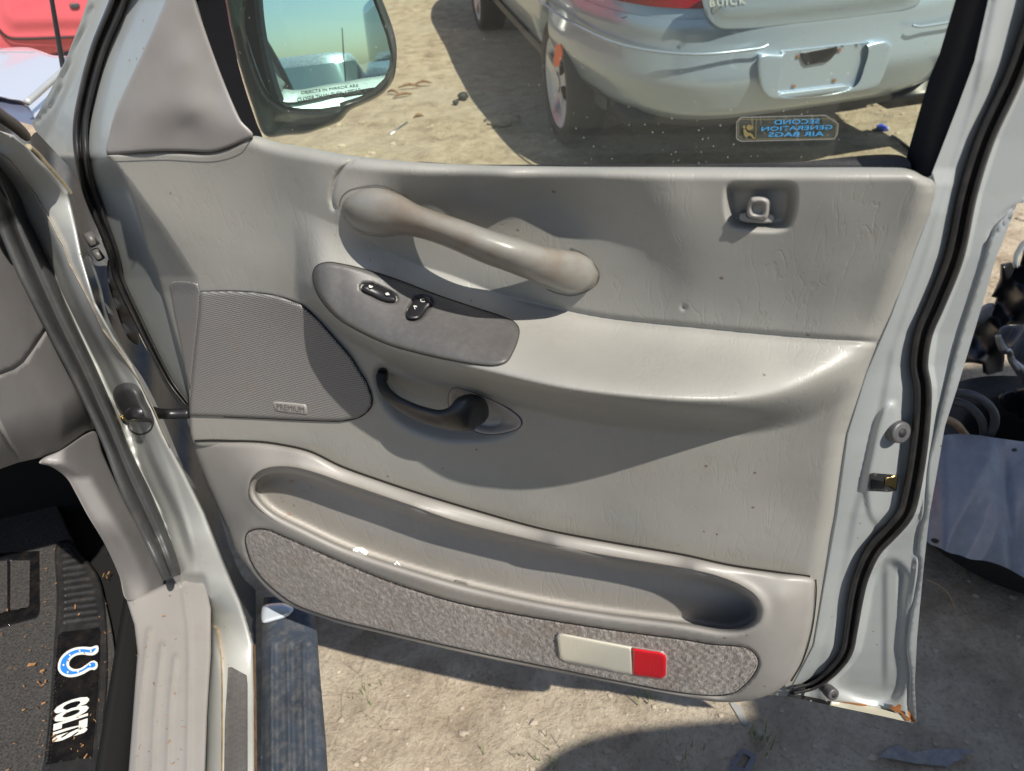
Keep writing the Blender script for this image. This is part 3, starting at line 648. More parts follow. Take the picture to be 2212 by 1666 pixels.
# --- window: channel, glass, seals
BAND = [(2040,-270),(1975,-270),(2064,0),(2030,115),(2008,167),(1985,245),(1958,340),(1955,374),(1985,396),(2018,396),(2030,345),(2068,233),(2105,133),(2135,0),(2215,-270)]
BAND = [(2150,-270),(2064,0),(2030,115),(2008,167),(1985,245),(1958,340),(1955,376),(1985,396),(2016,392),(2024,350),(2068,236),(2107,133),(2137,0),(2218,-270)]
def band_r(x, y):
    xi = ip(y, [(-270,2150),(0,2064),(115,2030),(245,1985),(376,1955)]); t = np.clip((x - xi) / 62, 0, 1)
    return -.052 + .034 * ss(.0, 1, t) + .002 * np.sin(t * 9)
sheet('window_channel', BAND, band_r, M['felt'], door, step=7, thick=.012, smooth=False)
LB = [(415,-270),(423,0),(443,67),(473,150),(500,217),(520,260),(545,300),(566,300),(553,262),(526,180),(503,90),(487,0),(440,-270)]
sheet('sail_channel', LB, lambda x, y: -.030 + 0 * x, M['felt'], door, step=6, thick=.012)
sheet('window_sill_seal', [(900,350),(1000,355),(1204,356),(1475,355),(1700,351),(1958,341),(1966,372),(1700,376),(1300,376),(1000,372)], lambda x, y: -.046 + .004 * ss(340, 365, y), M['rubber'], door, step=6, thick=.006)
GL = [(440,-268),(487,-10),(503,80),(526,175),(553,262),(562,306),(640,335),(1000,372),(1500,377),(1960,372),(1975,340),(1992,245),(2015,167),(2037,115),(2072,-10),(2160,-268)]
glass = sheet('window_glass', GL, -.056, M['glass'], door, step=60, thick=.0005, smooth=False); glass.data.shade_flat()
# back face of the pane is left open: one tinted layer
# sticker on the pane
STK = C(3, [(375,757),(930,742),(1015,800),(1008,870),(985,908),(375,922),(345,900),(345,790)])
sheet('warning_sticker', STK, -.0545, M['film'], door, step=40, thick=.0004, smooth=False)
outline_strip('sticker_border', C(3, [(378,762),(925,748),(1008,803),(1002,868),(980,902),(378,916),(350,897),(350,793)]), 1.6, -.0535, M['plast'], door)
outline_strip('sticker_frame', C(3, [(372,775),(985,770),(998,800),(990,895),(380,903),(362,885),(362,790)]), 1.0, -.0535, M['gold_print'], door)
outline_strip('sticker_frame', C(3, [(478,772),(472,902)]), 1.2, -.0535, M['gold_print'], door, closed=False)
for s_, q in (('SECOND', [(593,808),(886,800),(595,778)]), ('GENERATION', [(510,850),(970,838),(512,822)]), ('AIR BAGS', [(555,888),(915,882),(557,858)])):
    q = C(3, q); text_mesh('sticker_text', s_, q, M['stkblue'], door, dp, -.0535, bold=.008, mirror=True)
sheet('airbag_symbol', C(3, [(412,828),(420,810),(436,808),(450,820),(450,836),(438,846),(420,842)]), -.0535, M['gold_print'], door, step=9, thick=.0004)
sheet('airbag_symbol', C(3, [(388,820),(400,812),(408,822),(404,834),(392,834)]), -.0535, M['gold_print'], door, step=9, thick=.0004)
sheet('airbag_symbol', C(3, [(392,840),(405,836),(420,858),(448,866),(468,898),(460,902),(438,880),(422,882),(414,896),(400,880),(394,855)]), -.0535, M['gold_print'], door, step=9, thick=.0004, smooth=False)
gm = simple('etched_print', (.45, .45, .36), .6)
text_mesh('glass_etching', 'SOLAR TINT', C(3, [(1232,752),(1360,762),(1240,732)]), gm, door, dp, -.0535, mirror=True)
text_mesh('glass_etching', 'CARLITE', C(3, [(1240,800),(1322,804),(1244,780)]), gm, door, dp, -.0535, mirror=True)

# --- weatherstrips: two ribs each
def wstrip(name, P, hw, off, mat, parent, mp=dp, rib=.45, hd=.010, dz=1.):
    L = cr(P, 12, closed=False); t = np.gradient(L, axis=0); t /= np.linalg.norm(t, axis=1, keepdims=True); n = np.stack([-t[:, 1], t[:, 0]], -1)
    s = np.linspace(0, 1, len(L)); hwv = np.interp(s, np.linspace(0, 1, len(hw)), hw); ov = off(L[:, 0], L[:, 1]) if callable(off) else np.full(len(L), off)
    prof = [(-1.0, -1.2), (-1.0, -.2), (-.85, .35), (-.55, .62), (-.25, .35), (-.12, -.25), (0., -.32), (.1, -.1), (.3, .75), (.6, 1.), (.86, .7), (1., .05), (1., -1.2)]
    V = []; Fc = []; m = len(prof)
    for a, b in prof:
        q = L + n * (hwv * a)[:, None]; V.append(mp(q[:, 0], q[:, 1], ov + dz * b * hd))
    V = np.stack(V, 1).reshape(-1, 3)
    for i in range(len(L) - 1):
        for j in range(m - 1): Fc.append((i*m+j, (i+1)*m+j, (i+1)*m+j+1, i*m+j+1))
    return link(name, mesh(V, Fc), mat, parent)
wstrip('weatherstrip', [(q[0], q[1]) for q in SEALR], [24,24,24,23,22,22,22,22,22,21,20,20,20,18,17,14,9], lambda x, y: shell_relief(x - 12, y) + .006, M['rubber'], door)
wstrip('weatherstrip', SEALL[::-1], [6,8,10,11,13,15,16,17,18,19,20,21,22,23], lambda x, y: shell_relief(x + 6, y) + .010, M['rubber'], door, hd=.009)
# --- jamb hardware
def knob3(name, px, py, o, r, ln, parent, dirv=(0, 0)):
    a = dp(px, py, o); b = a + (NV * .72 + DV * .55 + np.array([0, 0, .42])) * ln
    k = tube3(name, [a, a + (b - a) * .4, a + (b - a) * .45, a + (b - a) * .8, a + (b - a) * .95, b], [r*.85, r*.85, r, r*1.02, r*.98, r*.8], M['steelk'], parent, seg=24); k.data.shade_smooth()
    tube3('stud_socket', [b - (b - a) * .05, b + (b - a) * .012], r * .42, M['dark'], parent, seg=16)
M['steelk'] = simple('grey_rubber_bumper', (.055, .055, .058), .45, var=.2, dust=(.2, .17, .12, .3))
knob3('door_bumper', 1908, 922, -.032, .0105, .024, door)
knob3('door_bumper', 1778, 1482, -.045, .0085, .022, door)
sheet('latch_opening', C(6, [(1200,1500),(1215,1405),(1235,1400),(1330,1408),(1400,1415),(1385,1515),(1340,1522),(1210,1515)]), lambda x, y: shell_relief(x, y) + .0012, M['dark'], door, step=6, thick=.002, smooth=False)
sheet('latch', C(6, [(1315,1430),(1350,1425),(1362,1415),(1395,1418),(1380,1508),(1355,1490),(1310,1485)]), lambda x, y: shell_relief(x, y) + .004, M['gold'], door, step=4, thick=.004, rnd=.0015, rpx=3, smooth=False)
sheet('latch_plate', C(6, [(1225,1440),(1312,1455),(1305,1500),(1225,1500)]), lambda x, y: shell_relief(x, y) + .0022, M['glossk'], door, step=6, thick=.002, smooth=False)
sheet('lower_edge_strip', C(9, [(690,1160),(800,1180),(962,1214),(955,1240),(800,1208),(678,1182)]), lambda x, y: shell_relief(x, y) + .006, M['rubber'], door, step=5, thick=.004, smooth=False)
sheet('rusted_hem', C(9, [(962,1216),(1100,1226),(1240,1250),(1360,1285),(1440,1310),(1505,1345),(1495,1356),(1300,1312),(956,1240)]), lambda x, y: shell_relief(x, y) + .005, paint('cream_hem_paint', (.55, .52, .40), rough=.5, metal=0), door, step=5, thick=.003, smooth=False)
for q in ([(1350,1240),(1375,1250),(1400,1232),(1418,1240),(1412,1265),(1440,1300),(1480,1330),(1460,1345),(1420,1300),(1370,1278),(1348,1262)], [(1455,1270),(1470,1285),(1500,1325),(1512,1345),(1490,1350),(1470,1320),(1458,1290)], [(1000,1217),(1100,1222),(1200,1240),(1190,1246),(1080,1229)]):
    sheet('rust_patch', C(9, q), lambda x, y: shell_relief(x, y) + .0072, M['rust'], door, step=4, thick=.001, rings=[])

# --- outside mirror
HOUS = C(1, [(1455,-120),(1500,300),(1560,520),(1620,700),(1690,880),(1740,912),(1850,898),(1975,888),(2080,855),(2212,800)]) + C(2, [(60,735),(130,700),(230,655),(300,600),(345,530),(365,400),(360,290),(330,170),(280,40),(220,-80),(60,-160),(-200,-180),(-500,-150)])
MG = C(1, [(1600,-40),(1570,80),(1572,180),(1600,320),(1635,430),(1680,545),(1720,615),(1770,665),(1850,705),(1950,722),(2080,722),(2212,700)]) + C(2, [(0,680),(60,663),(140,635),(220,588),(290,520),(325,440),(332,350),(305,230),(255,90),(215,-10),(150,-90),(-100,-130),(-400,-110)])
MGc = dp(690., 105., -.15); rr = rays(690., 105.)
tgt = np.array([.05, -1., .035]); tgt = tgt / np.linalg.norm(tgt)
MN = tgt - rr; MN /= np.linalg.norm(MN); MD = MN @ (MGc - CAM)
def mpm(px, py, o=0.):
    P = onplane(px, py, MD, MN); d2 = ((P - MGc) ** 2).sum(-1, keepdims=True)
    return P - MN * d2 / (2 * 2.4) + MN * np.asarray(o, float)[..., None]
def mpp(px, py, o=0.): return onplane(px, py, MD, MN) + MN * np.asarray(o, float)[..., None]
sheet('mirror_housing', HOUS, lambda x, y: .010 + .0 * x, simple('mirror_housing_plastic', (.012, .022, .022), .3, bump=.2, bscale=800, coat=.3), door, mp=mpp, step=8, thick=.10, rnd=.035, rpx=26, holes=[MG])
sheet('mirror_glass', MG, 0., M['mirror'], door, mp=mpm, step=8, thick=.004)
outline_strip('mirror_bezel', [tuple(p) for p in MG], 9, .002, M['rubber'], door, mp=mpm)
tm = simple('mirror_print', (.05, .08, .08), .6)
text_mesh('mirror_text', 'OBJECTS IN MIRROR ARE', [(651,206),(775,190),(649,198)], tm, door, mpm, .0012)
text_mesh('mirror_text', 'CLOSER THAN THEY APPEAR', [(643,221),(781,200),(641,212)], tm, door, mpm, .0012)

# ================================================================== truck body at the left of the opening
KXL = [(300,-60),(390,0),(467,50),(555,97),(672,150),(772,200),(855,240),(905,267),(1005,300),(1110,347),(1243,393),(1330,452),(1420,456),(1666,445),(1740,443)]
KXR = [(255,-60),(283,0),(320,57),(363,110),(420,167),(500,190),(610,213),(700,270),(780,310),(855,345),(938,372),(1022,405),(1110,443),(1210,482),(1300,520),(1393,549),(1666,552),(1740,553)]
KXL = [(y, x) for x, y in [(-60,330),(0,390),(50,467),(97,555),(150,672),(200,772),(240,855),(267,905),(300,1005),(347,1110),(393,1243),(452,1330),(456,1420),(445,1666),(443,1740)]]
KXR = [(255,-60),(283,0),(320,57),(363,100),(420,150),(500,168),(555,178),(655,207),(728,247),(788,287),(855,318),(938,353),(1022,400),(1110,443),(1210,482),(1300,520),(1393,549),(1666,552),(1740,553)]
def bk(px, py):
    xl, xr = ips(py, KXL), ips(py, KXR); t = np.clip((px - xl) / np.maximum(xr - xl, 8), 0, 1)
    k = .105 - .085 * t ** .8
    k = k - .008 * ss(.25, .5, t) * ss(1250, 1150, py)
    xs = ips(py, [(330,0),(377,40),(480,110),(527,137),(640,180),(760,232),(850,290),(960,345),(1110,400),(1300,440),(1450,480),(1740,484)])
    xe = ip(py, [(1236,439),(1315,456),(1410,456),(1543,448),(1740,441)])
    return k + .0012 * ss(-6, 6, px - xs) + .02 * ss(4, -6, px - xe) * ss(1236, 1262, py)
BODY = [(-60,255),(0,283),(30,292),(57,317),(100,360),(150,415),(168,500),(178,555),(207,655),(247,728),(287,788),(318,855),(353,938),(400,1022),(443,1110),(482,1210),(520,1300),(549,1393),(552,1500),(553,1740),(400,1740),(420,1500),(425,1330),(370,1243),(320,1110),(275,1005),(240,905),(210,855),(175,772),(120,672),(70,555),(20,467),(-60,400)]
sheet('door_jamb', BODY, bk, M['jamb'], truck, mp=bp, step=5, thick=.03, sign=1., rnd=.006, rpx=9, smooth=False)
body = [o for o in COL.objects if o.name == 'door_jamb'][0]
# seam sealer line and rusty edge
seam = [(0,331),(25,350),(50,382),(80,425),(110,480),(125,510),(137,530),(150,570),(172,610),(195,655),(222,712),(262,765),(300,820),(330,880),(365,960)]
outline_strip('seam_sealer', seam, 2.2, lambda x, y: bk(x, y) - .0012, simple('aged_sealer', (.36, .30, .22), .7, var=.3, vscale=60), body, mp=bp, closed=False)
sealer2 = [(455,1345),(470,1360),(478,1420),(480,1480),(480,1600),(478,1740)]
outline_strip('seam_sealer', sealer2, 4, lambda x, y: bk(x, y) - .0012, simple('rusty_sealer', (.38, .26, .13), .7, var=.4, vscale=60), body, mp=bp, closed=False)
rim = [(549,1393),(551,1500),(552,1600),(553,1740)]
outline_strip('edge_rust', rim, 6, lambda x, y: bk(x - 6, y) - .001, simple('edge_rust_brown', (.20, .12, .06), .8, var=.5, vscale=80), body, mp=bp, closed=False)
sheet('scuff_strip', [(493,1442),(500,1441),(533,1459),(535,1480),(535,1740),(483,1740),(486,1560)], lambda x, y: bk(x, y) - .004 + .0004 * np.sin(x * 1.3), M['bezel'], body, mp=bp, step=6, thick=.004, sign=1., smooth=False)
# cavity between jamb and door, its shade put into a darker paint
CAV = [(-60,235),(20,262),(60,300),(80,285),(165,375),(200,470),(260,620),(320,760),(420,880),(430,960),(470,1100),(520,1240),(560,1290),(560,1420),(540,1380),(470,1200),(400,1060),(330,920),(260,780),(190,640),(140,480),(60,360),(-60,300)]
sheet('hinge_pillar', CAV, lambda x, y: .14 + .01 * np.sin(x / 14.) , simple('gap_shade_paint', (.055, .058, .06), .6, var=.3, vscale=15, dust=(.16, .13, .09, .4)), truck, mp=bp, step=10, thick=.03, sign=1.)
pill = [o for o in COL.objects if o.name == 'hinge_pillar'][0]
sheet('pillar_flange', [(180,560),(190,552),(215,610),(235,690),(270,760),(310,820),(350,900),(385,985),(395,1010),(380,1005),(340,940),(300,850),(265,790),(225,730),(195,640)], lambda x, y: .085 + 0 * x, simple('dark_grey_green', (.16, .17, .17), .5, var=.2), truck, mp=bp, step=9, thick=.01, sign=1.)  # flange in a darker grey green than the jamb
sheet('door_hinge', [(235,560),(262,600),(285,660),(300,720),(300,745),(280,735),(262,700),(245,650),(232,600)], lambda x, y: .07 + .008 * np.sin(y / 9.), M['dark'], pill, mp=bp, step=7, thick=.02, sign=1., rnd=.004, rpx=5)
tube3('hinge_pin', [bp(190, 505, .06), bp(205, 530, .055)], .007, M['bezel'], pill)
tube3('hinge_pin', [bp(205, 540, .06), bp(218, 560, .055)], .006, M['bezel'], pill)
tube3('wiring_cord', [bp(a, b, .10) for a, b in ((60,318),(80,335),(97,355),(112,372),(132,395),(150,418))], .005, simple('cloth_wrap', (.28, .23, .15), .8, bump=.8, bscale=200), truck)
# check strap and its rubber boot
BOOT = C(4, [(730,880),(745,845),(785,820),(830,812),(880,825),(920,870),(945,930),(985,1010),(1002,1070),(985,1120),(950,1148),(900,1160),(850,1140),(810,1085),(770,1010),(740,950)])
sheet('strap_boot', BOOT, lambda x, y: bk(x, y) + .012 * ss(2, 16, sdf(x, y, cr(BOOT, 6))) * ss(905, 925, y) - .008 * ss(0, 16, sdf(x, y, cr(BOOT, 6))) * ss(918, 900, y) - .0015, M['rubberg'], body, mp=bp, step=4, thick=.01, sign=1., rnd=.003, rpx=5)
sheet('strap_slot', C(4, [(790,1018),(840,990),(890,960),(930,985),(925,1030),(895,1062),(840,1065),(800,1045)]), lambda x, y: bk(x, y) - .004, M['dark'], body, mp=bp, step=5, thick=.003, sign=1.)
sheet('strap_roller', C(4, [(775,1030),(800,1020),(820,1038),(860,1045),(905,1045),(890,1068),(840,1072),(800,1060)]), lambda x, y: bk(x, y) - .007, M['gold'], body, mp=bp, step=4, thick=.004, sign=1., rnd=.002, rpx=3)
s0 = bp(283, 896, .06); s1 = dp(409, 893, -.03); s0n = bp(300, 885, .03)
tube3('check_strap', [s0, bp(305, 889, .03), s0 * .45 + s1 * .55, s1], [.009, .010, .0075, .0075], M['blackp'], truck, seg=10)
# body side rubber seal
wstrip('body_seal', [(-60,330),(0,408),(43,510),(62,555),(122,688),(180,805),(233,921),(276,1026),(315,1110),(350,1190),(372,1248)], [40,40,38,38,33,30,28,26,30,28,22], lambda x, y: bk(x + 25, y) - .004, M['rubberg'], truck, mp=bp, hd=.012, dz=-1.)
# dashboard end panels
def dash_k(px, py):
    k = .125 + 0 * px
    for L in ([(-60,830),(0,808),(30,797),(50,782),(70,755),(97,715),(140,660)], [(-20,890),(0,925),(20,962),(44,1000)]):
        k = k + .004 * np.exp(-(pdist(px, py, np.array(L, float), False) / 3.) ** 2)
    low = ip(px, [(-60,1020),(0,1012),(40,998),(133,975),(187,932),(210,920)]); k = k + .03 * np.clip(1 - (low - py) / 110, 0, 1) ** 2
    return k
sheet('dashboard', [(-60,380),(0,470),(20,500),(60,590),(100,690),(160,820),(200,915),(205,927),(187,933),(160,955),(133,975),(90,988),(40,999),(0,1013),(-60,1030)], dash_k, M['dashp'], truck, mp=bp, step=7, thick=.25, sign=1., rnd=.008, rpx=9, smooth=False, feats=[[(0,808),(30,797),(50,782),(70,755),(97,715)], [(-20,890),(0,925),(20,962),(44,1000)]])
KICK = [(84,1000),(93,990),(133,972),(187,937),(205,932),(222,980),(253,1048),(283,1110),(320,1170),(343,1222),(353,1262),(335,1278),(275,1297),(257,1243),(227,1177),(187,1110),(163,1065),(143,1032),(110,1008)]
sheet('kick_panel', KICK, lambda x, y: .135 + .05 * ss(1120, 1295, y) + .02 * ss(60, 0, x - ip(y, [(1000,84),(1032,143),(1110,187),(1177,227),(1243,257),(1297,275)])), M['dashp'], truck, mp=bp, step=7, thick=.05, sign=1., rnd=.002, rpx=4)
# sill plate, floor
SILLZ = .515
def plate_z(px, py):
    h = SILLZ + 0 * px
    for L in ([(322,1363),(317,1410),(308,1480),(300,1560),(290,1740)], [(350,1394),(342,1470),(335,1550),(325,1740)], [(379,1420),(370,1500),(365,1600),(360,1740)], [(397,1275),(407,1350),(410,1420),(408,1560),(404,1740)]):
        L = np.array(L, float); h = h + .0035 * np.exp(-(pdist(px, py, L, False) / 5.5) ** 2)
    return h + .022 * ss(40, 0, px - ip(py, [(1297,273),(1350,290),(1410,297),(1543,287),(1740,275)])) * 0
PLATE = [(273,1297),(310,1283),(353,1263),(383,1253),(413,1243),(425,1236),(439,1230),(448,1270),(456,1315),(456,1410),(448,1543),(441,1740),(272,1740),(287,1543),(297,1410),(290,1350)]
sheet('sill_plate', PLATE, plate_z, vinyl('sill_plastic', (.225, .213, .20), creases=False, rough=.42), truck, mp=zp, step=5, thick=.05, rnd=.006, rpx=8, smooth=False)
sheet('footwell_carpet', [(-200,900),(0,960),(90,990),(190,1100),(290,1290),(300,1400),(290,1560),(270,1780),(-200,1780)], lambda x, y: .395 + .0 * x, M['hair'], truck, mp=zp, step=20, thick=.02, smooth=False)
fc = [o for o in COL.objects if o.name == 'footwell_carpet'][0]
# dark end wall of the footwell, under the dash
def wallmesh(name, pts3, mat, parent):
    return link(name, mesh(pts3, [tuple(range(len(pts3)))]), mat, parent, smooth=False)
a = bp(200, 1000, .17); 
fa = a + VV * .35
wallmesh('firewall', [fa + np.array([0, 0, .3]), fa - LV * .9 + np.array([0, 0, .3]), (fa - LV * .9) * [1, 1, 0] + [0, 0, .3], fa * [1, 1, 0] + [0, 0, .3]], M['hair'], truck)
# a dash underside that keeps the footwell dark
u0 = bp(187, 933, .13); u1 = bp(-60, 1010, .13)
def boxm(name, c, ax, sz, mat, parent, bev=.004):
    ax = [np.array(v, float) for v in ax]; bm = bmesh.new(); bmesh.ops.create_cube(bm, size=1)
    for v in bm.verts:
        p = c + ax[0] * v.co.x * sz[0] + ax[1] * v.co.y * sz[1] + ax[2] * v.co.z * sz[2]; v.co = p
    if bev: bmesh.ops.bevel(bm, geom=bm.edges[:], offset=bev, segments=2, affect='EDGES')
    bmesh.ops.recalc_face_normals(bm, faces=bm.faces[:]); me = bpy.data.meshes.new('m'); bm.to_mesh(me); bm.free()
    return link(name, me, mat, parent)
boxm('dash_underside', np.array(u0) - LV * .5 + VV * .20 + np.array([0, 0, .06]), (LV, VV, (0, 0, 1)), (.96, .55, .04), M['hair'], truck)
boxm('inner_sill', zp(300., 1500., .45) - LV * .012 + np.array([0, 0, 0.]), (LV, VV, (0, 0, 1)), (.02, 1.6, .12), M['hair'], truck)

# floor mat
MZ = .42
mat = sheet('floor_mat', [(-120,1020),(60,1040),(118,1085),(150,1150),(185,1215),(215,1262),(235,1330),(247,1400),(250,1480),(243,1580),(228,1760),(-120,1760)], MZ, M['matpile'], None, mp=zp, step=14, thick=.012, rnd=.003, rpx=5)
tag(mat, 'black carpet and rubber floor mat lettered COLTS in the footwell, specked with dry leaf bits', 'floor mat')
BND = [(118,1190),(124,1172),(150,1168),(180,1200),(212,1245),(226,1300),(232,1380),(233,1460),(226,1560),(214,1760),(82,1760),(95,1640),(104,1560),(112,1460),(118,1370),(122,1300),(120,1240)]
def band_z(px, py):
    d = sdf(px, py, cr(BND, 8)); h = MZ + .004 + .005 * np.exp(-((d - 6) / 3.) ** 2) + .004 * np.exp(-((d - 14) / 2.5) ** 2)
    rb = (np.sin((py - .13 * -(px - 170)) / 14.5 * 2 * np.pi / 1. + .4 * np.sin((px - 130) / 30)) * .5 + .5) ** 2
    m1 = ss(14, 20, d) * ss(1190, 1200, py) * ss(1352, 1344, py)
    return h + .004 * rb * m1
sheet('rubber_band', BND, band_z, M['rubber'], mat, mp=zp, step=3.5, thick=.006, rnd=.003, rpx=4)
sheet('logo_panel', C(7, [(375,790),(400,765),(640,735),(655,760),(645,900),(630,1150),(610,1400),(595,1575),(300,1625),(290,1600),(320,1350),(345,1100)]), MZ + .0075, M['glossk'], mat, mp=zp, step=10, thick=.003, smooth=False)
def Z1(p): return [((150 + a * 400 / 1165) / 1.84448, (2500 + b * 572 / 1666) / 1.84448) for a, b in p]
HSo = Z1([(700,215),(680,210),(625,228),(520,225),(420,240),(330,285),(260,360),(235,440),(240,500),(280,550),(360,578),(450,570),(540,535),(620,492),(660,495),(692,465),(694,410),(660,385),(620,392),(560,435),(480,480),(410,480),(365,440),(375,385),(430,335),(520,315),(600,325),(660,318),(705,275)])
HSi = Z1([(682,240),(640,245),(620,260),(520,252),(430,265),(350,305),(285,370),(262,445),(270,500),(310,535),(380,548),(450,538),(530,505),(600,465),(640,468),(670,448),(668,415),(640,405),(610,415),(560,460),(490,500),(400,508),(345,470),(332,420),(350,370),(420,310),(520,286),(610,295),(640,290),(655,275)])
sheet('horseshoe_border', HSo, MZ + .0082, M['white'], mat, mp=zp, step=4, thick=.0008, rings=[])
sheet('horseshoe', HSi, MZ + .009, M['blue'], mat, mp=zp, step=4, thick=.0008, rings=[])
for a, b in ((487,272),(373,322),(300,435),(350,520),(467,515),(607,437),(617,277)):
    q = [(a + 12 * math.cos(t), b + 12 * math.sin(t)) for t in np.linspace(0, 6.28, 7)[:-1]]
    sheet('nail_hole', Z1(q), MZ + .0096, M['white'], mat, mp=zp, step=4, thick=.0004, rings=[])
# the word runs down the panel: letter tops to the right
lt = Z1([(195, 905), (165, 1350), (605, 770)])
# (lower-left, lower-right, upper-left)
text_mesh('mat_lettering', 'COLTS', [lt[0], lt[1], lt[2]], M['white'], mat, zp, MZ + .0085, bold=.055, font_gap=.95)
for q in ([(0,1195),(85,1190),(86,1320),(80,1335),(10,1355),(-60,1366),(-60,1200)],):
    sheet('heel_pad', q, lambda x, y: MZ + .003 - .004 * ss(6, 10, sdf(x, y, cr([(-80,1206),(74,1201),(72,1318),(-80,1352)], 8, smooth=False))) + .003 * np.exp(-((x - 19) / 3.) ** 2), M['glossk'], mat, mp=zp, step=4, thick=.004, rnd=.002, rpx=4, smooth=False)

# running board
RB = [(566,1340),(570,1290),(600,1290),(640,1305),(678,1322),(683,1340),(690,1440),(697,1520),(704,1600),(714,1760),(563,1760),(564,1600),(565,1480)]
def rb_z(px, py):
    h = .33 + 0 * px
    for x0 in (587, 621, 655):
        xx = x0 + (py - 1390) * .012 * (x0 - 566) / 45; h = h + .006 * np.exp(-((px - xx) / 4.) ** 2) * ss(1385, 1400, py)
        h = h - .004 * np.exp(-((px - xx - 12) / 6.) ** 2) * ss(1385, 1400, py)
    d = np.minimum(px - 565, ip(py, [(1322,680),(1600,704),(1760,714)]) - px); h = h - .018 * np.clip(1 - d / 22, 0, 1) ** 2
    return h + .004 * ss(1350, 1390, py)
rb = sheet('running_board', RB, rb_z, M['navyp'], truck, mp=zp, step=4, thick=.08, smooth=False)
sheet('step_lamp', C(7, [(1700,600),(1715,588),(1780,577),(1850,580),(1905,612),(1890,645),(1850,670),(1790,690),(1700,705)]), .352, simple('clear_step_lens', (.5, .55, .6), .15, .3, coat=.6, bump=.3, bscale=90), rb, mp=zp, step=4, thick=.02, rnd=.01, rpx=10)

# hood, fender edge, cowl and aerial beyond the pillar
def hood_z(px, py):
    return 1.10 + .002 * np.sin(px / 41. + py / 25.) - .03 * ss(112, 100, py)
sheet('hood', [(-160,98),(0,104),(40,102),(62,103),(87,110),(112,119),(150,122),(170,130),(150,170),(120,215),(95,250),(76,258),(66,240),(50,222),(20,216),(0,211),(-160,200)], hood_z, M['hood'], truck, mp=zp, step=4, thick=.05, rnd=.01, rpx=5)
tube3('hood_edge', [zp(a, b, 1.125) for a, b in ((59,221),(75,208),(95,190),(112,175),(140,150))], .007, M['jamb'], truck)
sheet('cowl', [(-160,190),(0,213),(45,224),(68,238),(76,262),(72,270),(60,268),(40,262),(0,243),(-160,225)], lambda x, y: 1.085 + 0 * x, simple('cowl_plastic_blue', (.10, .11, .16), .25), truck, mp=zp, step=8, thick=.03)
tube3('wiper_arm', [bp(-30, 222, .10), bp(0, 249, .10), bp(30, 270, .10), bp(52, 290, .10), bp(60, 301, .10)], [.007,.008,.008,.007,.004], simple('weathered_trim', (.07, .065, .06), .5, var=.3), truck)
p0 = zp(137., 150., 1.10); 
rr1 = rays(111., -5.); p1 = CAM + rr1 * (np.linalg.norm((p0 - CAM)[:2]) / np.linalg.norm(rr1[:2])); p2 = p0 + (p1 - p0) * 1.9
tube3('aerial', [p0, (p0 + p1) / 2, p1, p2], [.0062, .0055, .005, .003], M['blackp'], truck)

# ================================================================== GROUND
def ground():
    me = bpy.data.meshes.new('ground'); xs = np.concatenate([[-300,-60,-20,-8], np.arange(-4, 6.01, .12), [9, 20, 60, 300]]); ys = np.concatenate([[-300,-60,-20,-8], np.arange(-3, 9.01, .12), [14, 30, 80, 400]])
    V = []; 
    for y in ys:
        for x in xs:
            z = .012 * math.sin(x * 2.1 + y * .7) + .010 * math.sin(y * 3.1 - x * 1.3) + .006 * math.sin(x * 7 + 2) * math.sin(y * 6)
            V.append((x, y, z if abs(x) < 7 and abs(y) < 10 else 0))
    n = len(xs); Fc = [(j*n+i, j*n+i+1, (j+1)*n+i+1, (j+1)*n+i) for j in range(len(ys)-1) for i in range(n-1)]
    me = mesh(V, Fc); o = link('ground', me, M['ground']); tag(o, 'dry tan dirt yard with cracks and scattered stones', kind='structure'); o['category'] = 'ground'
ground()
def gzf(x, y): return .012 * math.sin(x * 2.1 + y * .7) + .010 * math.sin(y * 3.1 - x * 1.3) + .006 * math.sin(x * 7 + 2) * math.sin(y * 6)
def lump(c, r, sq=.6, seed=0, sub=1):
    bm = bmesh.new(); bmesh.ops.create_icosphere(bm, subdivisions=sub, radius=1); rg = np.random.default_rng(seed)
    for v in bm.verts:
        k = 1 + rg.uniform(-.28, .28); v.co = Vector((c[0] + v.co.x * r * k * rg.uniform(.9, 1.1), c[1] + v.co.y * r * k, c[2] + v.co.z * r * k * sq))
    V = [tuple(v.co) for v in bm.verts]; Fc = [tuple(v.index for v in f.verts) for f in bm.faces]; bm.free(); return V, Fc
V = []; Fc = []
for i in range(3000):
    if i < 2300: x, y = rng.uniform(-.6, 1.6), rng.uniform(.3, 2.2)
    else: x, y = rng.uniform(-1.5, 3), rng.uniform(2., 6.5)
    r = min(.022, abs(rng.normal(0, .0034)) + .0008) * (1 if i < 2300 else 2.4); a, b = lump((x, y, gzf(x, y) + r * .15), r, .55, i, 1)
    n0 = len(V); V += a; Fc += [tuple(k + n0 for k in f) for f in b]
g = link('gravel', mesh(V, Fc), M['clod'], smooth=False); tag(g, 'small stones and clods strewn over the dirt', 'gravel', kind='stuff')
V = []; Fc = []
def blades(cx, cy, n, h, sp, lean=.5):
    for i in range(n):
        x, y = cx + rng.normal(0, sp), cy + rng.normal(0, sp); a = rng.uniform(0, 6.28); hh = h * rng.uniform(.4, 1.1); dx, dy = math.cos(a), math.sin(a); ln = rng.uniform(.1, lean) * hh; w_ = .0012
        n0 = len(V); z = gzf(x, y)
        V.extend([(x - dy*w_, y + dx*w_, z), (x + dy*w_, y - dx*w_, z), (x + dx*ln*.4 + dy*w_*.7, y + dy*ln*.4 - dx*w_*.7, z + hh*.6), (x + dx*ln*.4 - dy*w_*.7, y + dy*ln*.4 + dx*w_*.7, z + hh*.6), (x + dx*ln, y + dy*ln, z + hh)])
        Fc.extend([(n0, n0+1, n0+2, n0+3), (n0+3, n0+2, n0+4)])
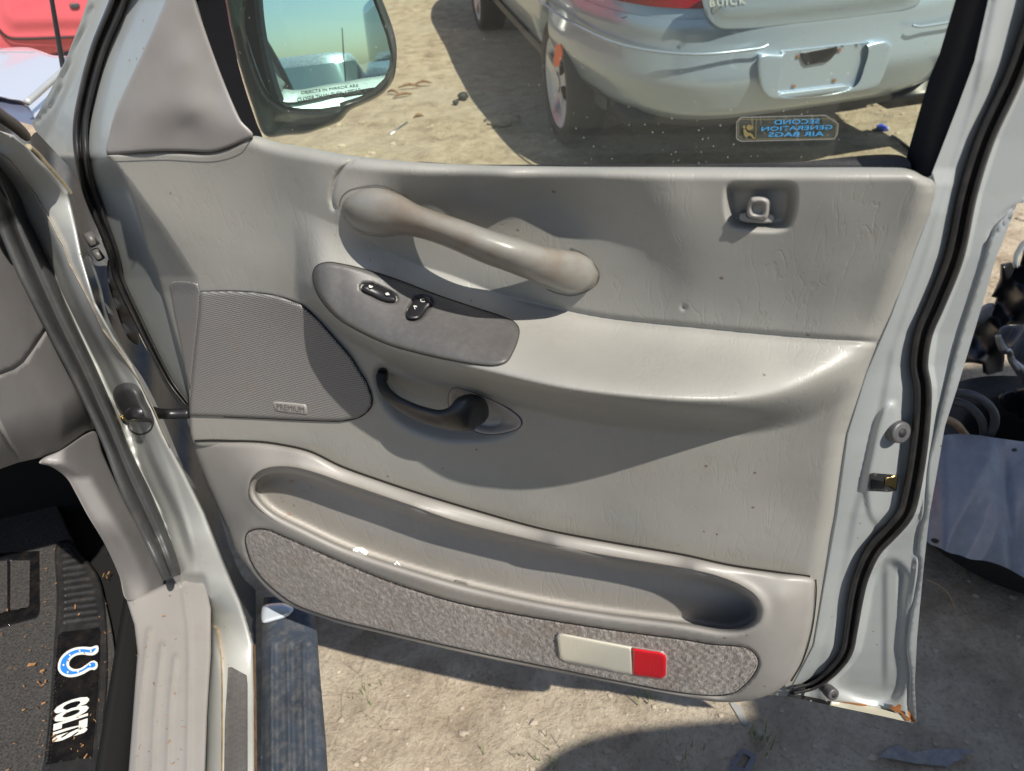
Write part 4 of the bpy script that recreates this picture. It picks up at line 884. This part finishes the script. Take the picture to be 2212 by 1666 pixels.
for (px_, py_, n, h, sp) in ((1395, 1512, 16, .04, .012), (1200, 1645, 12, .05, .03), (1130, 1650, 7, .04, .03), (1640, 1615, 22, .05, .014), (1480, 1660, 12, .05, .03), (800, 1375, 10, .03, .012), (780, 1505, 10, .03, .015)):
    p = zp(float(px_), float(py_)); blades(p[0], p[1], n, h, sp)
g = link('grass', mesh(V, Fc), M['grass'], smooth=False); tag(g, 'thin grass blades sprouting in tufts from the dirt', 'grass', kind='stuff')
# leaf crumbs on mat and sill
V = []; Fc = []
def crumb(p, s, nz=np.array([0, 0, 1.])):
    a = rng.uniform(0, 6.28); u = np.array([math.cos(a), math.sin(a), 0]); v = np.array([-u[1], u[0], .2]); n0 = len(V); t = rng.uniform(.25, .6)
    for q in ((-1, -t), (1, -t * .6), (1.1, t), (-.8, t * .8)): V.append(tuple(p + u * s * q[0] + v * s * t * q[1] * 1.5 + nz * (.0012 + .002 * rng.random())))
    Fc.append((n0, n0+1, n0+2, n0+3))
for i in range(130):
    x, y = rng.uniform(-40, 236), rng.uniform(1180, 1666)
    if i % 2 == 0: x = rng.choice([92, 100, 232, 118]) + rng.normal(0, 4)
    crumb(zp(x, y, MZ + .010), abs(rng.normal(0, .0016)) + .0008)
for i in range(36):
    x, y = rng.uniform(295, 440), rng.uniform(1330, 1666); crumb(zp(x, y, SILLZ + .004), abs(rng.normal(0, .0012)) + .0006)
g = link('leaf_crumbs', mesh(V, Fc), M['leaf'], smooth=False); tag(g, 'orange brown leaf crumbs scattered over the floor mat and sill', 'leaf litter', kind='stuff')

# loose things on the ground
def flat(name, pts, z, mat, label, cat, thick=.006, step=8, smooth=False, mp=zp, sign=-1., **k):
    o = sheet(name, pts, z, mat, None, mp=mp, step=step, thick=thick, smooth=smooth, sign=sign, **k); tag(o, label, cat); return o
flat('plastic_shard', C(9, [(1270,1575),(1330,1520),(1400,1495),(1440,1530),(1500,1545),(1640,1520),(1800,1522),(1880,1530),(1885,1545),(1800,1560),(1830,1580),(1760,1610),(1720,1640),(1500,1615),(1350,1585)]), lambda x, y: .03 + .006 * np.sin(x / 30.), simple('scuffed_grey_plastic', (.14, .14, .15), .6, var=.3, vscale=30, dust=(.35, .30, .22, .6)), 'long scuffed grey plastic shard on shaded dirt below the door corner', 'plastic shard')
flat('broken_bezel', C(9, [(305,1640),(330,1590),(390,1520),(480,1560),(470,1610),(430,1680),(380,1700),(310,1670)]), lambda x, y: .035 + 0 * x, simple('grey_plastic_bit', (.10, .10, .11), .6, var=.3, dust=(.3, .25, .2, .4)), 'small square grey plastic frame lying beside the grass tuft', 'plastic bit', holes=[C(9, [(350,1630),(395,1550),(440,1575),(400,1650)])], thick=.02)
flat('dirt_sliver', C(9, [(305,1225),(330,1222),(385,1250),(425,1365),(400,1370),(375,1345),(345,1290)]), lambda x, y: .03 + 0 * x, simple('grey_plastic_sliver', (.22, .22, .21), .6, var=.2, dust=(.35, .3, .22, .5)), 'narrow grey plastic sliver just under the panel bottom edge', 'plastic sliver')
p = zp(1650., 1634.); q_ = zp(1706., 1622.)
o = tube3('twig', [p + [0, 0, .015], (p + q_) / 2 + [0, 0, .018], q_ + [0, 0, .012]], [.004, .005, .003], M['wood']); tag(o, 'short pale twig lying right of the grass tuft', 'twig')
p = zp(580 + 0., 600 + 0.)
a1, a2 = zp(843., 296.), zp(880., 270.); o = tube3('bolt', [a1 + [0, 0, .01], a2 + [0, 0, .012]], [.012, .008], M['steel']); tag(o, 'thin dark metal rod on sunlit dirt left of the silver sedan', 'metal rod')
for (px_, py_, r, lb) in ((1001, 215, .035, 'dark round stone on shaded dirt left of the rear wheel'), (985, 228, .02, 'small dark stone beside the larger round stone')):
    c = zp(float(px_), float(py_)); a, b = lump((c[0], c[1], .02), r, .7, 5, 2); o = link('stone', mesh(a, b), M['tyre']); tag(o, lb, 'stone')
c = zp(1085., 266.); a, b = lump((c[0], c[1], .01), .10, .3, 9, 3); o = link('stone', mesh(a, b), M['ground']); tag(o, 'pale flat stone on shaded dirt below the sedan side', 'stone')
for k_, (px_, py_, l_) in enumerate(((885, 192, .16), (915, 185, .12), (870, 212, .14), (850, 205, .10), (905, 258, .07))):
    c = zp(float(px_), float(py_)); an = rng.uniform(-.6, .6); d_ = np.array([math.cos(an), math.sin(an), 0]) * l_
    o = tube3('bark_piece', [c - d_ / 2 + [0, 0, .015], c + [0, 0, .03], c + d_ / 2 + [0, 0, .012]], [.004, .011, .004], M['bark']); tag(o, 'brown splintered bark piece on the dirt right of the side mirror', 'bark'); o['group'] = 'bark pieces right of the mirror'
b_ = zp(1902., 288.); o = link('blue_scrap', *[mesh(*lump((b_[0], b_[1], .03), .035, .6, 3, 1))], M['bluet'], smooth=False); tag(o, 'crumpled bright blue scrap on sunlit dirt near the window corner', 'litter')
a1, a2, a3 = zp(1925., 303.), zp(1940., 318.), zp(1975., 342.); o = tube3('hose', [a1 + [0, 0, .02], a2 + [0, 0, .03], a3 + [0, 0, .02]], .009, M['rubber']); tag(o, 'thin dark cord on sunlit dirt by the lower window corner', 'cord')
tube_l = [zp(a, b, .01 + h) for a, b, h in ((2003,1253,.05),(2030,1265,.06),(2050,1285,.06),(2062,1312,.03),(2066,1320,.01))]
o = tube3('dry_straw', tube_l, .0018, M['wood']); tag(o, 'thin pale straw curving over shaded dirt beside the door edge', 'straw')
a, b = lump(zp(452 + 1.5 * 0 + 120., 1393., .0), .0, 1, 1, 1)
# paper scraps in the pocket
for i, (pts, lb) in enumerate(((C(8, [(65,235),(75,220),(115,215),(150,222),(175,245),(165,270),(120,258),(80,248)]), 'larger crumpled white paper scrap in the door map pocket'), (C(8, [(330,322),(345,312),(355,298),(368,310),(378,322),(390,345),(360,338),(335,330)]), 'smaller crumpled white paper scrap in the door map pocket'))):
    o = sheet('paper_scrap', pts, lambda x, y: .040 + .004 * np.sin(x * .5) * np.cos(y * .6), M['paper'], None, step=3, thick=.01, rnd=.004, rpx=4, smooth=False); tag(o, lb, 'paper scrap')

# ================================================================== PARKED VEHICLES
def plan(th, hl, hw, n=4.2):
    c, s = math.cos(th), math.sin(th); e = 2 / n
    return math.copysign(abs(s) ** e, s) * hw, math.copysign(abs(c) ** e, c) * hl      # theta 0 = front, pi = rear
class Car:
    def __init__(s, name, loc, rz, L, Wd, mats, label, group=None, zb=.30, zs=.92, zr=1.42, wr=.32, wb=2.77, rear_over=1.05, cab=(-.75, 1.05), nn=4.6, boxy=False):
        s.root = empty(name, loc, rz); tag(s.root, label, 'car', group); s.M = WM[s.root.name]; s.hl, s.hw = L / 2, Wd / 2; s.nn = nn; s.zb, s.zs, s.zr = zb, zs, zr
        s.ry = -L / 2 + rear_over; s.fy = s.ry + wb; s.wr = wr; s.mats = mats; s.cab = cab; s.boxy = boxy
        s.build()
    def w(s, p): return s.M @ Vector(p)
    def inset(s, z):
        t = (z - s.zb) / (s.zs - s.zb); return float(np.interp(t, [0, .08, .3, .62, .85, 1.0], [.10, .045, .005, .0, .03, .09]))
    def pt(s, th, z, out=0.):
        i = s.inset(z) - out; x, y = plan(th, s.hl - i * 1.2, s.hw - i, s.nn); return (x, y, z)
    def build(s):
        N = 120; V = []; Fc = []; zsq = list(np.linspace(s.zb, s.zs, 15)); ths = [2 * math.pi * i / N for i in range(N)]
        for z in zsq: V += [s.pt(t, z) for t in ths]
        top = [(.80, .03), (.5, .06), (.2, .075)]
        for k, dz in top:
            for t in ths:
                x, y = plan(t, (s.hl - .1) * (.5 + .5 * k) , (s.hw - .09) * k, s.nn); V.append((x, y, s.zs + dz))
        R_ = len(zsq) + len(top)
        for j in range(R_ - 1):
            for i in range(N): Fc.append((j*N+i, j*N+(i+1)%N, (j+1)*N+(i+1)%N, (j+1)*N+i))
        Fc.append(tuple((R_-1)*N + i for i in range(N))); Fc.append(tuple(range(N))[::-1])
        me = mesh([s.w(v) for v in V], Fc); fixn(me)
        # wheel arches
        bm = bmesh.new(); bm.from_mesh(me)
        cut = bmesh.new()
        for yy in (s.ry, s.fy):
            m4 = s.M @ Matrix.Translation((0, yy, s.wr)) @ Matrix.Rotation(math.pi / 2, 4, 'Y')
            bmesh.ops.create_cone(cut, cap_ends=True, segments=40, radius1=s.wr + .055, radius2=s.wr + .055, depth=s.hw * 2 + .3, matrix=m4)
        cm = bpy.data.meshes.new('c'); cut.to_mesh(cm); cut.free(); co_ = bpy.data.objects.new('c', cm); COL.objects.link(co_)
        b = link('body', me, s.mats[0], s.root); s.body = b
        md = b.modifiers.new('b', 'BOOLEAN'); md.operation = 'DIFFERENCE'; md.object = co_; md.solver = 'EXACT'
        dg = bpy.context.evaluated_depsgraph_get(); dg.update(); nm = bpy.data.meshes.new_from_object(b.evaluated_get(dg)); b.modifiers.clear(); b.data = nm; bpy.data.objects.remove(co_)
        nm.shade_smooth()
        for p in nm.polygons: pass
        # greenhouse
        V = []; Fc = []; prof = [(0., 1., 0.), (.75, .83, .5), (.93, .76, .62), (1., .6, .72)]
        if s.boxy: prof = [(0., 1., 0.), (.8, .97, .04), (.95, .95, .07), (1., .9, .12)]
        c0, c1 = s.cab; cy = (c0 + c1) / 2; ch = (c1 - c0) / 2
        for zt, k, sl in prof:
            for t in ths:
                x, y = plan(t, (ch + .62) - .62 * sl * 1.5, (s.hw - .12) * k, 3.6 if not s.boxy else 9); V.append((x, cy + y, s.zs + .02 + (s.zr - s.zs - .02) * zt))
        for j in range(len(prof) - 1):
            for i in range(N): Fc.append((j*N+i, j*N+(i+1)%N, (j+1)*N+(i+1)%N, (j+1)*N+i))
        gl = mesh([s.w(v) for v in V[:2*N]], Fc[:N]); link('windows', gl, s.mats[1], s.root)
        V2 = V[N:]; F2 = [tuple(q - N for q in f) for f in Fc[N:]] + [tuple(2*N + i for i in range(N))]
        link('roof', mesh([s.w(v) for v in V2], F2), s.mats[0], s.root)
        for yy in (s.ry, s.fy):
            for sx in (-1, 1): s.wheel(sx, yy)
    def wheel(s, sx, yy):
        X = sx * (s.hw - .115); r = s.wr; seg = 48; V = []; Fc = []
        prof = [(-.10, .70), (-.105, .9), (-.085, .985), (-.03, 1.), (.03, 1.), (.085, .985), (.105, .9), (.10, .73), (.06, .71)]
        for a, k in prof:
            for i in range(seg):
                t = 2 * math.pi * i / seg; V.append((X + sx * a, yy + math.cos(t) * r * k, r + math.sin(t) * r * k))
        for j in range(len(prof) - 1):
            for i in range(seg): Fc.append((j*seg+i, j*seg+(i+1)%seg, (j+1)*seg+(i+1)%seg, (j+1)*seg+i))
        me = mesh([s.w(v) for v in V], Fc); fixn(me); ty = link('wheel', me, M['tyre'], s.root)
        V = []; Fc = []; prof = [(.085, .74), (.095, .71), (.060, .68), (.050, .3)]
        n = 70
        def rimz(t, k):
            sp = .5 + .5 * math.cos(t * 5); return sp
        for a, k in prof:
            for i in range(n):
                t = 2 * math.pi * i / n; V.append((X + sx * (a), yy + math.cos(t) * r * k, r + math.sin(t) * r * k))
        for j in range(len(prof) - 1):
            for i in range(n): 
                Fc.append((j*n+i, j*n+(i+1)%n, (j+1)*n+(i+1)%n, (j+1)*n+i))
        link('rim', mesh([s.w(v) for v in V], Fc), M['rimm'], ty)
        V = []; Fc = []
        for q in range(5):
            t0 = q * 2 * math.pi / 5 + .3
            for (k, wd, dx) in ((.10, .10, .085), (.35, .075, .085), (.69, .11, .093)):
                for sg in (-1, 1): 
                    V.append((X + sx * dx, yy + (math.cos(t0) * k - math.sin(t0) * wd * sg) * r, r + (math.sin(t0) * k + math.cos(t0) * wd * sg) * r))
            n0 = q * 6; Fc += [(n0, n0+1, n0+3, n0+2), (n0+2, n0+3, n0+5, n0+4)]
        n0 = len(V)
        for i in range(20): t = 2*math.pi*i/20; V.append((X + sx*.094, yy + math.cos(t)*r*.17, r + math.sin(t)*r*.17))
        Fc.append(tuple(range(n0, n0+20)))
        me = mesh([s.w(v) for v in V], Fc); o = link('spokes', me, M['rimm'], ty, smooth=False)
        return ty
    def patch(s, name, th0, th1, z0, z1, out, mat, parent=None, nz=12, nt=40, zf=None, of=None, keep=None):
        V = []; Fc = []
        for j in range(nz + 1):
            for i in range(nt + 1):
                u, v = i / nt, j / nz; th = th0 + (th1 - th0) * u; a, b = (z0, z1) if zf is None else zf(th)
                z = a + (b - a) * v; o = out if of is None else of(th, z, u, v); V.append(s.pt(th, z, o))
        for j in range(nz):
            for i in range(nt): Fc.append((j*(nt+1)+i, j*(nt+1)+i+1, (j+1)*(nt+1)+i+1, (j+1)*(nt+1)+i))
        me = mesh([s.w(v) for v in V], Fc); fixn(me); return link(name, me, mat, parent or s.root)
    def line(s, name, pts, r, mat, out=0., parent=None):
        return tube3(name, [np.array(s.w(s.pt(t, z, out))) for t, z in pts], r, mat, parent or s.root, seg=6)
    def th_at(s, x):                                # theta on the rear face for a lateral position
        e = 2 / s.nn; k = min(1, abs(x) / s.hw); return math.pi - math.copysign(math.asin(k ** (1 / e)), x)
M['rimm'] = simple('alloy_rim', (.6, .62, .66), .35, .4, var=.1)
# the silver sedan beyond the window
ax = np.array([-.13854, .99036, 0]); rz = math.atan2(-ax[0], ax[1]); rt = np.array([ax[1], -ax[0], 0])
rw = np.array([.42224, 4.0915, 0]) + rt * .055
SL, SW = 4.95, 1.86
cc = rw + rt * (SW / 2 - .115) + ax * (SL / 2 - 1.08)
sed = Car('silver_sedan', (cc[0], cc[1], 0), rz, SL, SW, (M['sedan'], M['carglass']), 'silver sedan seen from behind through the window, orange mark on its rear wheel', zb=.36, zs=1.0, zr=1.42, wb=2.75, rear_over=1.08, wr=.325, cab=(-1.25, .85))
RC = cc - ax * (SL / 2); RC[2] = 0
def rear(px, py, o=0.): return onplane(px, py, (RC - CAM) @ ax - np.asarray(o, float), ax)
pbk = sed.root
Xs = lambda x: sed.th_at(x)
# bumper skin, proud of the body, with its shadow ledge
def bump_out(th, z, u, v):
    return .003 + .017 * math.exp(-((v - .42) / .27) ** 2)
def bzf(th):
    k = abs(th - math.pi); return (.365 + .30 * max(0, (k - 1.12) / .5) ** 1.5, .795)
bmp = sed.patch('bumper', math.pi + 1.32, math.pi - 1.32, .36, .71, .02, M['sedan'], zf=bzf, of=bump_out, nz=22, nt=110)
sed.patch('bumper_lower_lip', math.pi + 1.0, math.pi - 1.0, .33, .375, .0, M['blackp'], parent=bmp, nz=3, nt=60)
for sg in (-1, 1):
    a, b = Xs(sg * .905), Xs(sg * .50)
    def tzf(th, a=a, b=b):
        u = (th - a) / (b - a); return (.835 + .10 * max(0, .45 - u) ** 1.4 * 2, .965)
    sed.patch('tail_light', a, b, .83, .96, .0, M['tail'], zf=tzf, of=lambda th, z, u, v: .010 + .006 * math.sin(math.pi * u) * math.sin(math.pi * v), nz=10, nt=30)
    sed.line('quarter_groove', [(Xs(sg * .925), .715), (Xs(sg * .90), .70), (Xs(sg * .8), .685), (Xs(sg * .6), .68), (Xs(sg * .36), .684), (Xs(sg * .30), .695)], .006, M['sedan'], out=.036, parent=bmp)
lid = sed.line('trunk_seam', [(Xs(-.47), .90), (Xs(-.455), .83), (Xs(-.44), .775), (Xs(-.40), .745), (Xs(-.2), .735), (Xs(.2), .735), (Xs(.44), .742), (Xs(.485), .77), (Xs(.50), .83), (Xs(.515), .90)], .0045, M['dark'], out=-.001)
sed.line('quarter_seam', [(Xs(-.90), .80), (Xs(-.87), .785), (Xs(-.80), .775), (Xs(-.78), .79)], .002, M['dark'], out=.001)
sheet('trunk_lid', [(1512,-40),(1517,5),(1530,40),(1552,60),(1600,63),(1750,50),(1900,32),(1965,20),(1985,8),(1992,-60)], lambda x, y: .006 + .018 * ss(8, 40, sdf(x, y, cr([(1505,-80),(1517,5),(1530,40),(1552,60),(1600,63),(1750,50),(1900,32),(1965,20),(1985,8),(1992,-90)], 8))), M['sedan'], pbk, mp=rear, step=9, thick=.02, rnd=.006, rpx=6)
PL = [(1639,124),(1650,117),(1690,117),(1694,116),(1870,96),(1900,89),(1920,88),(1926,96),(1924,120),(1910,160),(1895,186),(1870,196),(1690,216),(1665,214),(1648,200),(1638,165)]
REC = [(1695,118),(1872,97),(1866,150),(1846,188),(1690,210),(1680,200),(1686,160)]
sheet('plate_housing', PL, .045, M['sedan'], bmp, mp=rear, step=7, thick=.05, holes=[REC], rnd=.012, rpx=7)
sheet('plate_recess', [(1690,112),(1880,92),(1872,150),(1850,192),(1685,214),(1674,200)], .022, M['sedan'], bmp, mp=rear, step=10, thick=.01, smooth=False)
sheet('plate_bracket', C(3, [(765,345),(1000,300),(1005,335),(960,385),(925,405),(890,408),(800,425),(782,400)]), .034, M['blackp'], bmp, mp=rear, step=6, thick=.01, rnd=.003, rpx=3, smooth=False)
for a, b in ((985,522),(722,558),(750,365),(1018,325)):
    q = C(3, [(a-9,b-9),(a+9,b-10),(a+10,b+9),(a-8,b+9)]); sheet('plate_bolt', q, .030, M['rust'], bmp, mp=rear, step=3, thick=.004, smooth=False)
sheet('plate_ledge', C(3, [(625,605),(760,590),(1060,552),(1105,565),(1060,585),(760,625),(600,645)]), lambda x, y: .040 + 0 * x, M['sedan'], bmp, mp=rear, step=6, thick=.012, rnd=.004, rpx=4, smooth=False)
text_mesh('maker_letters', 'BUICK', [(1534,15),(1612,8),(1533,1)], M['letter'], pbk, rear, .030, bold=.012, font_gap=1.3)
def onwheel(px, py, o=0.): return onplane(px, py, (rw - rt * .100 - CAM) @ rt - np.asarray(o, float), rt)
wl = [o for o in sed.root.children if o.name.startswith('wheel')]
sheet('orange_mark', C(2, [(1392,262),(1410,258),(1434,300),(1438,340),(1408,432),(1382,436),(1374,390),(1384,330)]), .004, M['orange'], wl[0], mp=onwheel, step=5, thick=.002, smooth=False)
boxm('muffler', RC + rt * .62 + ax * .25 + np.array([0, 0, .33]), (rt, ax, (0, 0, 1)), (.42, .22, .10), M['blackp'], pbk, bev=.03)
boxm('tail_pipe', RC + rt * .80 + ax * .04 + np.array([0, 0, .335]), (rt, ax, (0, 0, 1)), (.07, .25, .05), M['blackp'], pbk, bev=.015)
boxm('underbody', RC + ax * 1.9 + np.array([0, 0, .33]), (rt, ax, (0, 0, 1)), (1.5, 3.2, .12), M['dark'], pbk, bev=.03)
sed.patch('rocker_cladding', 4.1, 5.3, .30, .42, .012, M['navyp'], nz=4, nt=30)

# red vehicle beyond the hood
RD = np.array([math.sin(math.radians(-29)), math.cos(math.radians(-29)), 0]); RT = np.array([RD[1], -RD[0], 0])
rc = RD * 7.4 + RT * .2
red = Car('red_vehicle', (rc[0], rc[1], 0), math.atan2(-RT[0], RT[1]), 5.2, 1.95, (M['redp'], M['carglass']), 'red vehicle parked beyond the hood at the far left, door seam visible', zb=.34, zs=1.15, zr=1.8, wr=.36, wb=3.4, rear_over=.95, cab=(-1.2, .9))
def redp(px, py, o=0.): return onplane(px, py, (rc - RD * .965) @ RD - np.asarray(o, float), RD)
sheet('door_panel', [(-80,-80),(-30,0),(-12,50),(0,66),(10,76),(24,82),(60,83),(150,80),(300,76),(330,40),(330,-80)], lambda x, y: .01 + .035 * ss(10, 42, sdf(x, y, cr([(-80,-200),(-30,0),(-12,50),(0,66),(10,76),(24,82),(60,83),(150,80),(300,76),(330,40),(340,-200)], 8))), M['redp'], red.root, mp=redp, step=7, thick=.04, rnd=.01, rpx=4)
hr = sheet('handle_recess', [(135,-20),(178,-24),(180,12),(174,19),(142,20),(136,14)], .030, M['redp'], red.root, mp=redp, step=4, thick=.01, rnd=.02, rpx=6)
sheet('door_handle', [(150,9),(155,7),(168,7),(172,10),(171,17),(153,18)], .062, M['rubberg'], hr, mp=redp, step=3, thick=.02, rnd=.008, rpx=3)
tube3('door_gap', [redp(a, b, .015) for a, b in ((-30.,0.),(-12.,50.),(0.,66.),(10.,76.),(24.,83.),(60.,84.),(150.,81.),(300.,77.))], .007, M['dark'], red.root)

# unseen van and box truck added to cast ground shade; pale car shows in mirror
pal = Car('added_shade_van', (1.68, -3.05, 0), 0., 5.3, 2.1, (M['pale'], M['carglass']), 'unseen tall pale van added behind the viewer to shade the dirt at lower right', zb=.35, zs=1.30, zr=2.02, wr=.36, wb=3., rear_over=1.2, cab=(-2.0, 2.0), nn=9, boxy=True)
bx = Car('added_shade_truck', (3.15, -3.6, 0), 0., 6.4, 2.3, (M['pale'], M['pale']), 'unseen tall box truck added right of the viewer to shade the dirt at far right', zb=.45, zs=1.4, zr=3.75, wr=.42, wb=3.8, rear_over=1.4, cab=(-2.5, 2.55), nn=9, boxy=True)
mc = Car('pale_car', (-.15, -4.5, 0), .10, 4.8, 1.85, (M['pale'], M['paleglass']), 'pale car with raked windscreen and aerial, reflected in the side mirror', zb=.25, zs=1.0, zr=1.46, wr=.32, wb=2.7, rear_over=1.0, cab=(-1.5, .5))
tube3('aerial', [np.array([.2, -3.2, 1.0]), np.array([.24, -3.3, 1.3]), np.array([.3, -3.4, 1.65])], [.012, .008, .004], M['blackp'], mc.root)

# ------------------------------------------------------------------ wreck parts at the right
def rp_(dist):                                   # upright plane facing the viewer, dist metres ahead on azimuth 36
    a = math.radians(36); N = np.array([math.sin(a), math.cos(a), 0])
    return lambda px, py, o=0.: onplane(px, py, dist - np.asarray(o, float), N)
Z2 = lambda p: [(1951.7 + a * .358, 379.5 + b * .358) for a, b in p]
Z3 = lambda p: [(1951.7 + a * .4464, 921.7 + b * .4464) for a, b in p]
def fend_z(px, py):
    t = np.clip((py - 940) / 300, 0, 1); h = .31 - .10 * t - .05 * t * t
    h = h + .002 * np.sin(px / 22. + py / 40.) + .006 * np.exp(-((px - 2120 + (py - 1040) * .5) / 26) ** 2) - .006 * np.exp(-((px - 2168 - (py - 1040) * .1) / 14) ** 2)
    return h - .03 * ss(2050, 1990, px)
FEND = [(1985,960),(2010,947),(2060,938),(2110,940),(2150,946),(2200,953),(2330,975),(2330,1330),(2240,1262),(2212,1248),(2170,1225),(2130,1212),(2095,1208),(2075,1200),(2050,1194),(2030,1184),(2004,1172),(1990,1150)]
fe = flat('crumpled_fender', FEND, fend_z, M['navym'], 'crumpled dark navy fender panel lying right of the open door', 'fender', step=7, thick=.004, smooth=True, mp=zp)
for q in (Z3([(130,548),(150,540),(170,552),(160,563),(140,560)]), Z3([(525,108),(545,105),(552,116),(535,120)])):
    o = sheet('bolt_hole', q, lambda x, y: fend_z(x, y) + .002, M['dark'], fe, mp=zp, step=4, thick=.001)
pk1 = flat('suspension_frame', Z2([(585,535),(640,520),(700,545),(740,380),(900,380),(900,900),(790,905),(640,900),(600,1000),(612,1100),(600,1180),(510,1205),(478,1190),(475,1140),(420,1130),(355,1130),(360,1085),(430,905),(540,790),(560,740),(528,730),(545,700),(580,620)]), lambda x, y: .05 * np.sin(x / 17.) * np.cos(y / 23.), M['blackp'], 'mass of black broken plastic and frame parts at the right edge', 'wreckage', mp=rp_(2.0), thick=.18, rnd=.03, rpx=10, step=5)
o = flat('wreck_tube', Z2([(445,830),(470,790),(510,768),(545,770),(550,800),(530,850),(480,890),(430,905),(425,880)]), .06, M['navym'], 'blue grey painted metal stub against the black wreckage', 'metal stub', mp=rp_(2.0), thick=.05, rnd=.02, rpx=8, step=4)
o = flat('wreck_bracket', Z2([(570,960),(582,920),(610,905),(740,900),(900,890),(900,1270),(740,1260),(700,1230),(655,1160),(630,1070),(605,1040),(572,1000)]), lambda x, y: .10 + .02 * np.sin(x / 9. + y / 14.), M['navym'], 'grey metal bracket with torn bright edge over the black wreckage', 'bracket', mp=rp_(2.0), thick=.02, rnd=.006, rpx=5, step=5)
tube3('torn_edge', [rp_(2.0)(a, b, .125) for a, b in Z2([(572,960),(585,1005),(612,1050),(640,1060),(655,1110),(690,1150),(715,1190),(730,1250)])], [.006, .012, .008, .014, .009], M['steel'], o)
flat('black_housing', Z2([(568,1335),(600,1310),(660,1290),(900,1250),(900,1520),(760,1490),(700,1465),(640,1440),(585,1415)]), lambda x, y: .08 + .02 * np.sin(x / 11.), M['blackp'], 'black angular plastic housing above the navy fender', 'plastic housing', mp=rp_(1.85), thick=.1, rnd=.015, rpx=8, step=5)
flat('white_trim_strip', Z2([(655,525),(665,470),(700,410),(760,360),(780,380),(735,430),(700,490),(690,560),(665,555)]), .14, M['pale'], 'pale curved trim strip standing above the black wreckage', 'trim strip', mp=rp_(2.0), thick=.02, rnd=.008, rpx=4, step=4)
for lb, pts in (('outer of two dark rubber hose loops behind the navy fender', [(250,1330),(330,1312),(420,1325),(500,1370),(545,1430),(550,1500),(520,1560)]), ('inner of two dark rubber hose loops behind the navy fender', [(230,1390),(310,1365),(390,1392),(450,1445),(482,1510),(488,1565)])):
    o = tube3('hose_loop', [rp_(1.62)(a, b) for a, b in Z2(pts)], .0095, M['rubberg']); tag(o, lb, 'hose', 'hose loops behind the navy fender')
o = tube3('yellow_hose', [rp_(1.66)(a, b) for a, b in Z2([(260,1470),(320,1500),(370,1560),(400,1600)])], .009, M['wood']); tag(o, 'dirty tan hose end beside the dark hose loops', 'hose')

# rear edge of the truck's door opening, behind the viewer's left shoulder (seen only in the side mirror)
bpil = tube3('rear_pillar', [np.array(p) for p in ((-.20, -.34, .55), (-.21, -.33, 1.0), (-.27, -.33, 1.3), (-.36, -.34, 1.55), (-.48, -.36, 1.85))], [.035, .035, .026, .024, .022], M['paint'], truck)
tube3('pillar_seal', [np.array(p) for p in ((-.185, -.29, .55), (-.19, -.28, 1.0), (-.245, -.28, 1.3), (-.335, -.29, 1.55), (-.455, -.31, 1.85))], .011, M['rubber'], bpil)

# a worn tyre carries the loose fender
V = []; Fc = []; seg = 40
for a_, k_ in ((.0, .62), (.0, .9), (.03, .99), (.11, 1.), (.19, .99), (.22, .9), (.22, .62), (.11, .6)):
    for i in range(seg):
        t = 2 * math.pi * i / seg; V.append((1.27 + math.cos(t) * .31 * k_, 1.22 + math.sin(t) * .31 * k_, a_ + .005))
for j in range(8):
    for i in range(seg): Fc.append((j*seg+i, j*seg+(i+1)%seg, ((j+1)%8)*seg+(i+1)%seg, ((j+1)%8)*seg+i))
me = mesh(V, Fc); fixn(me); o = link('old_tyre', me, M['tyre']); tag(o, 'worn black tyre lying flat beneath the crumpled navy fender', 'tyre')
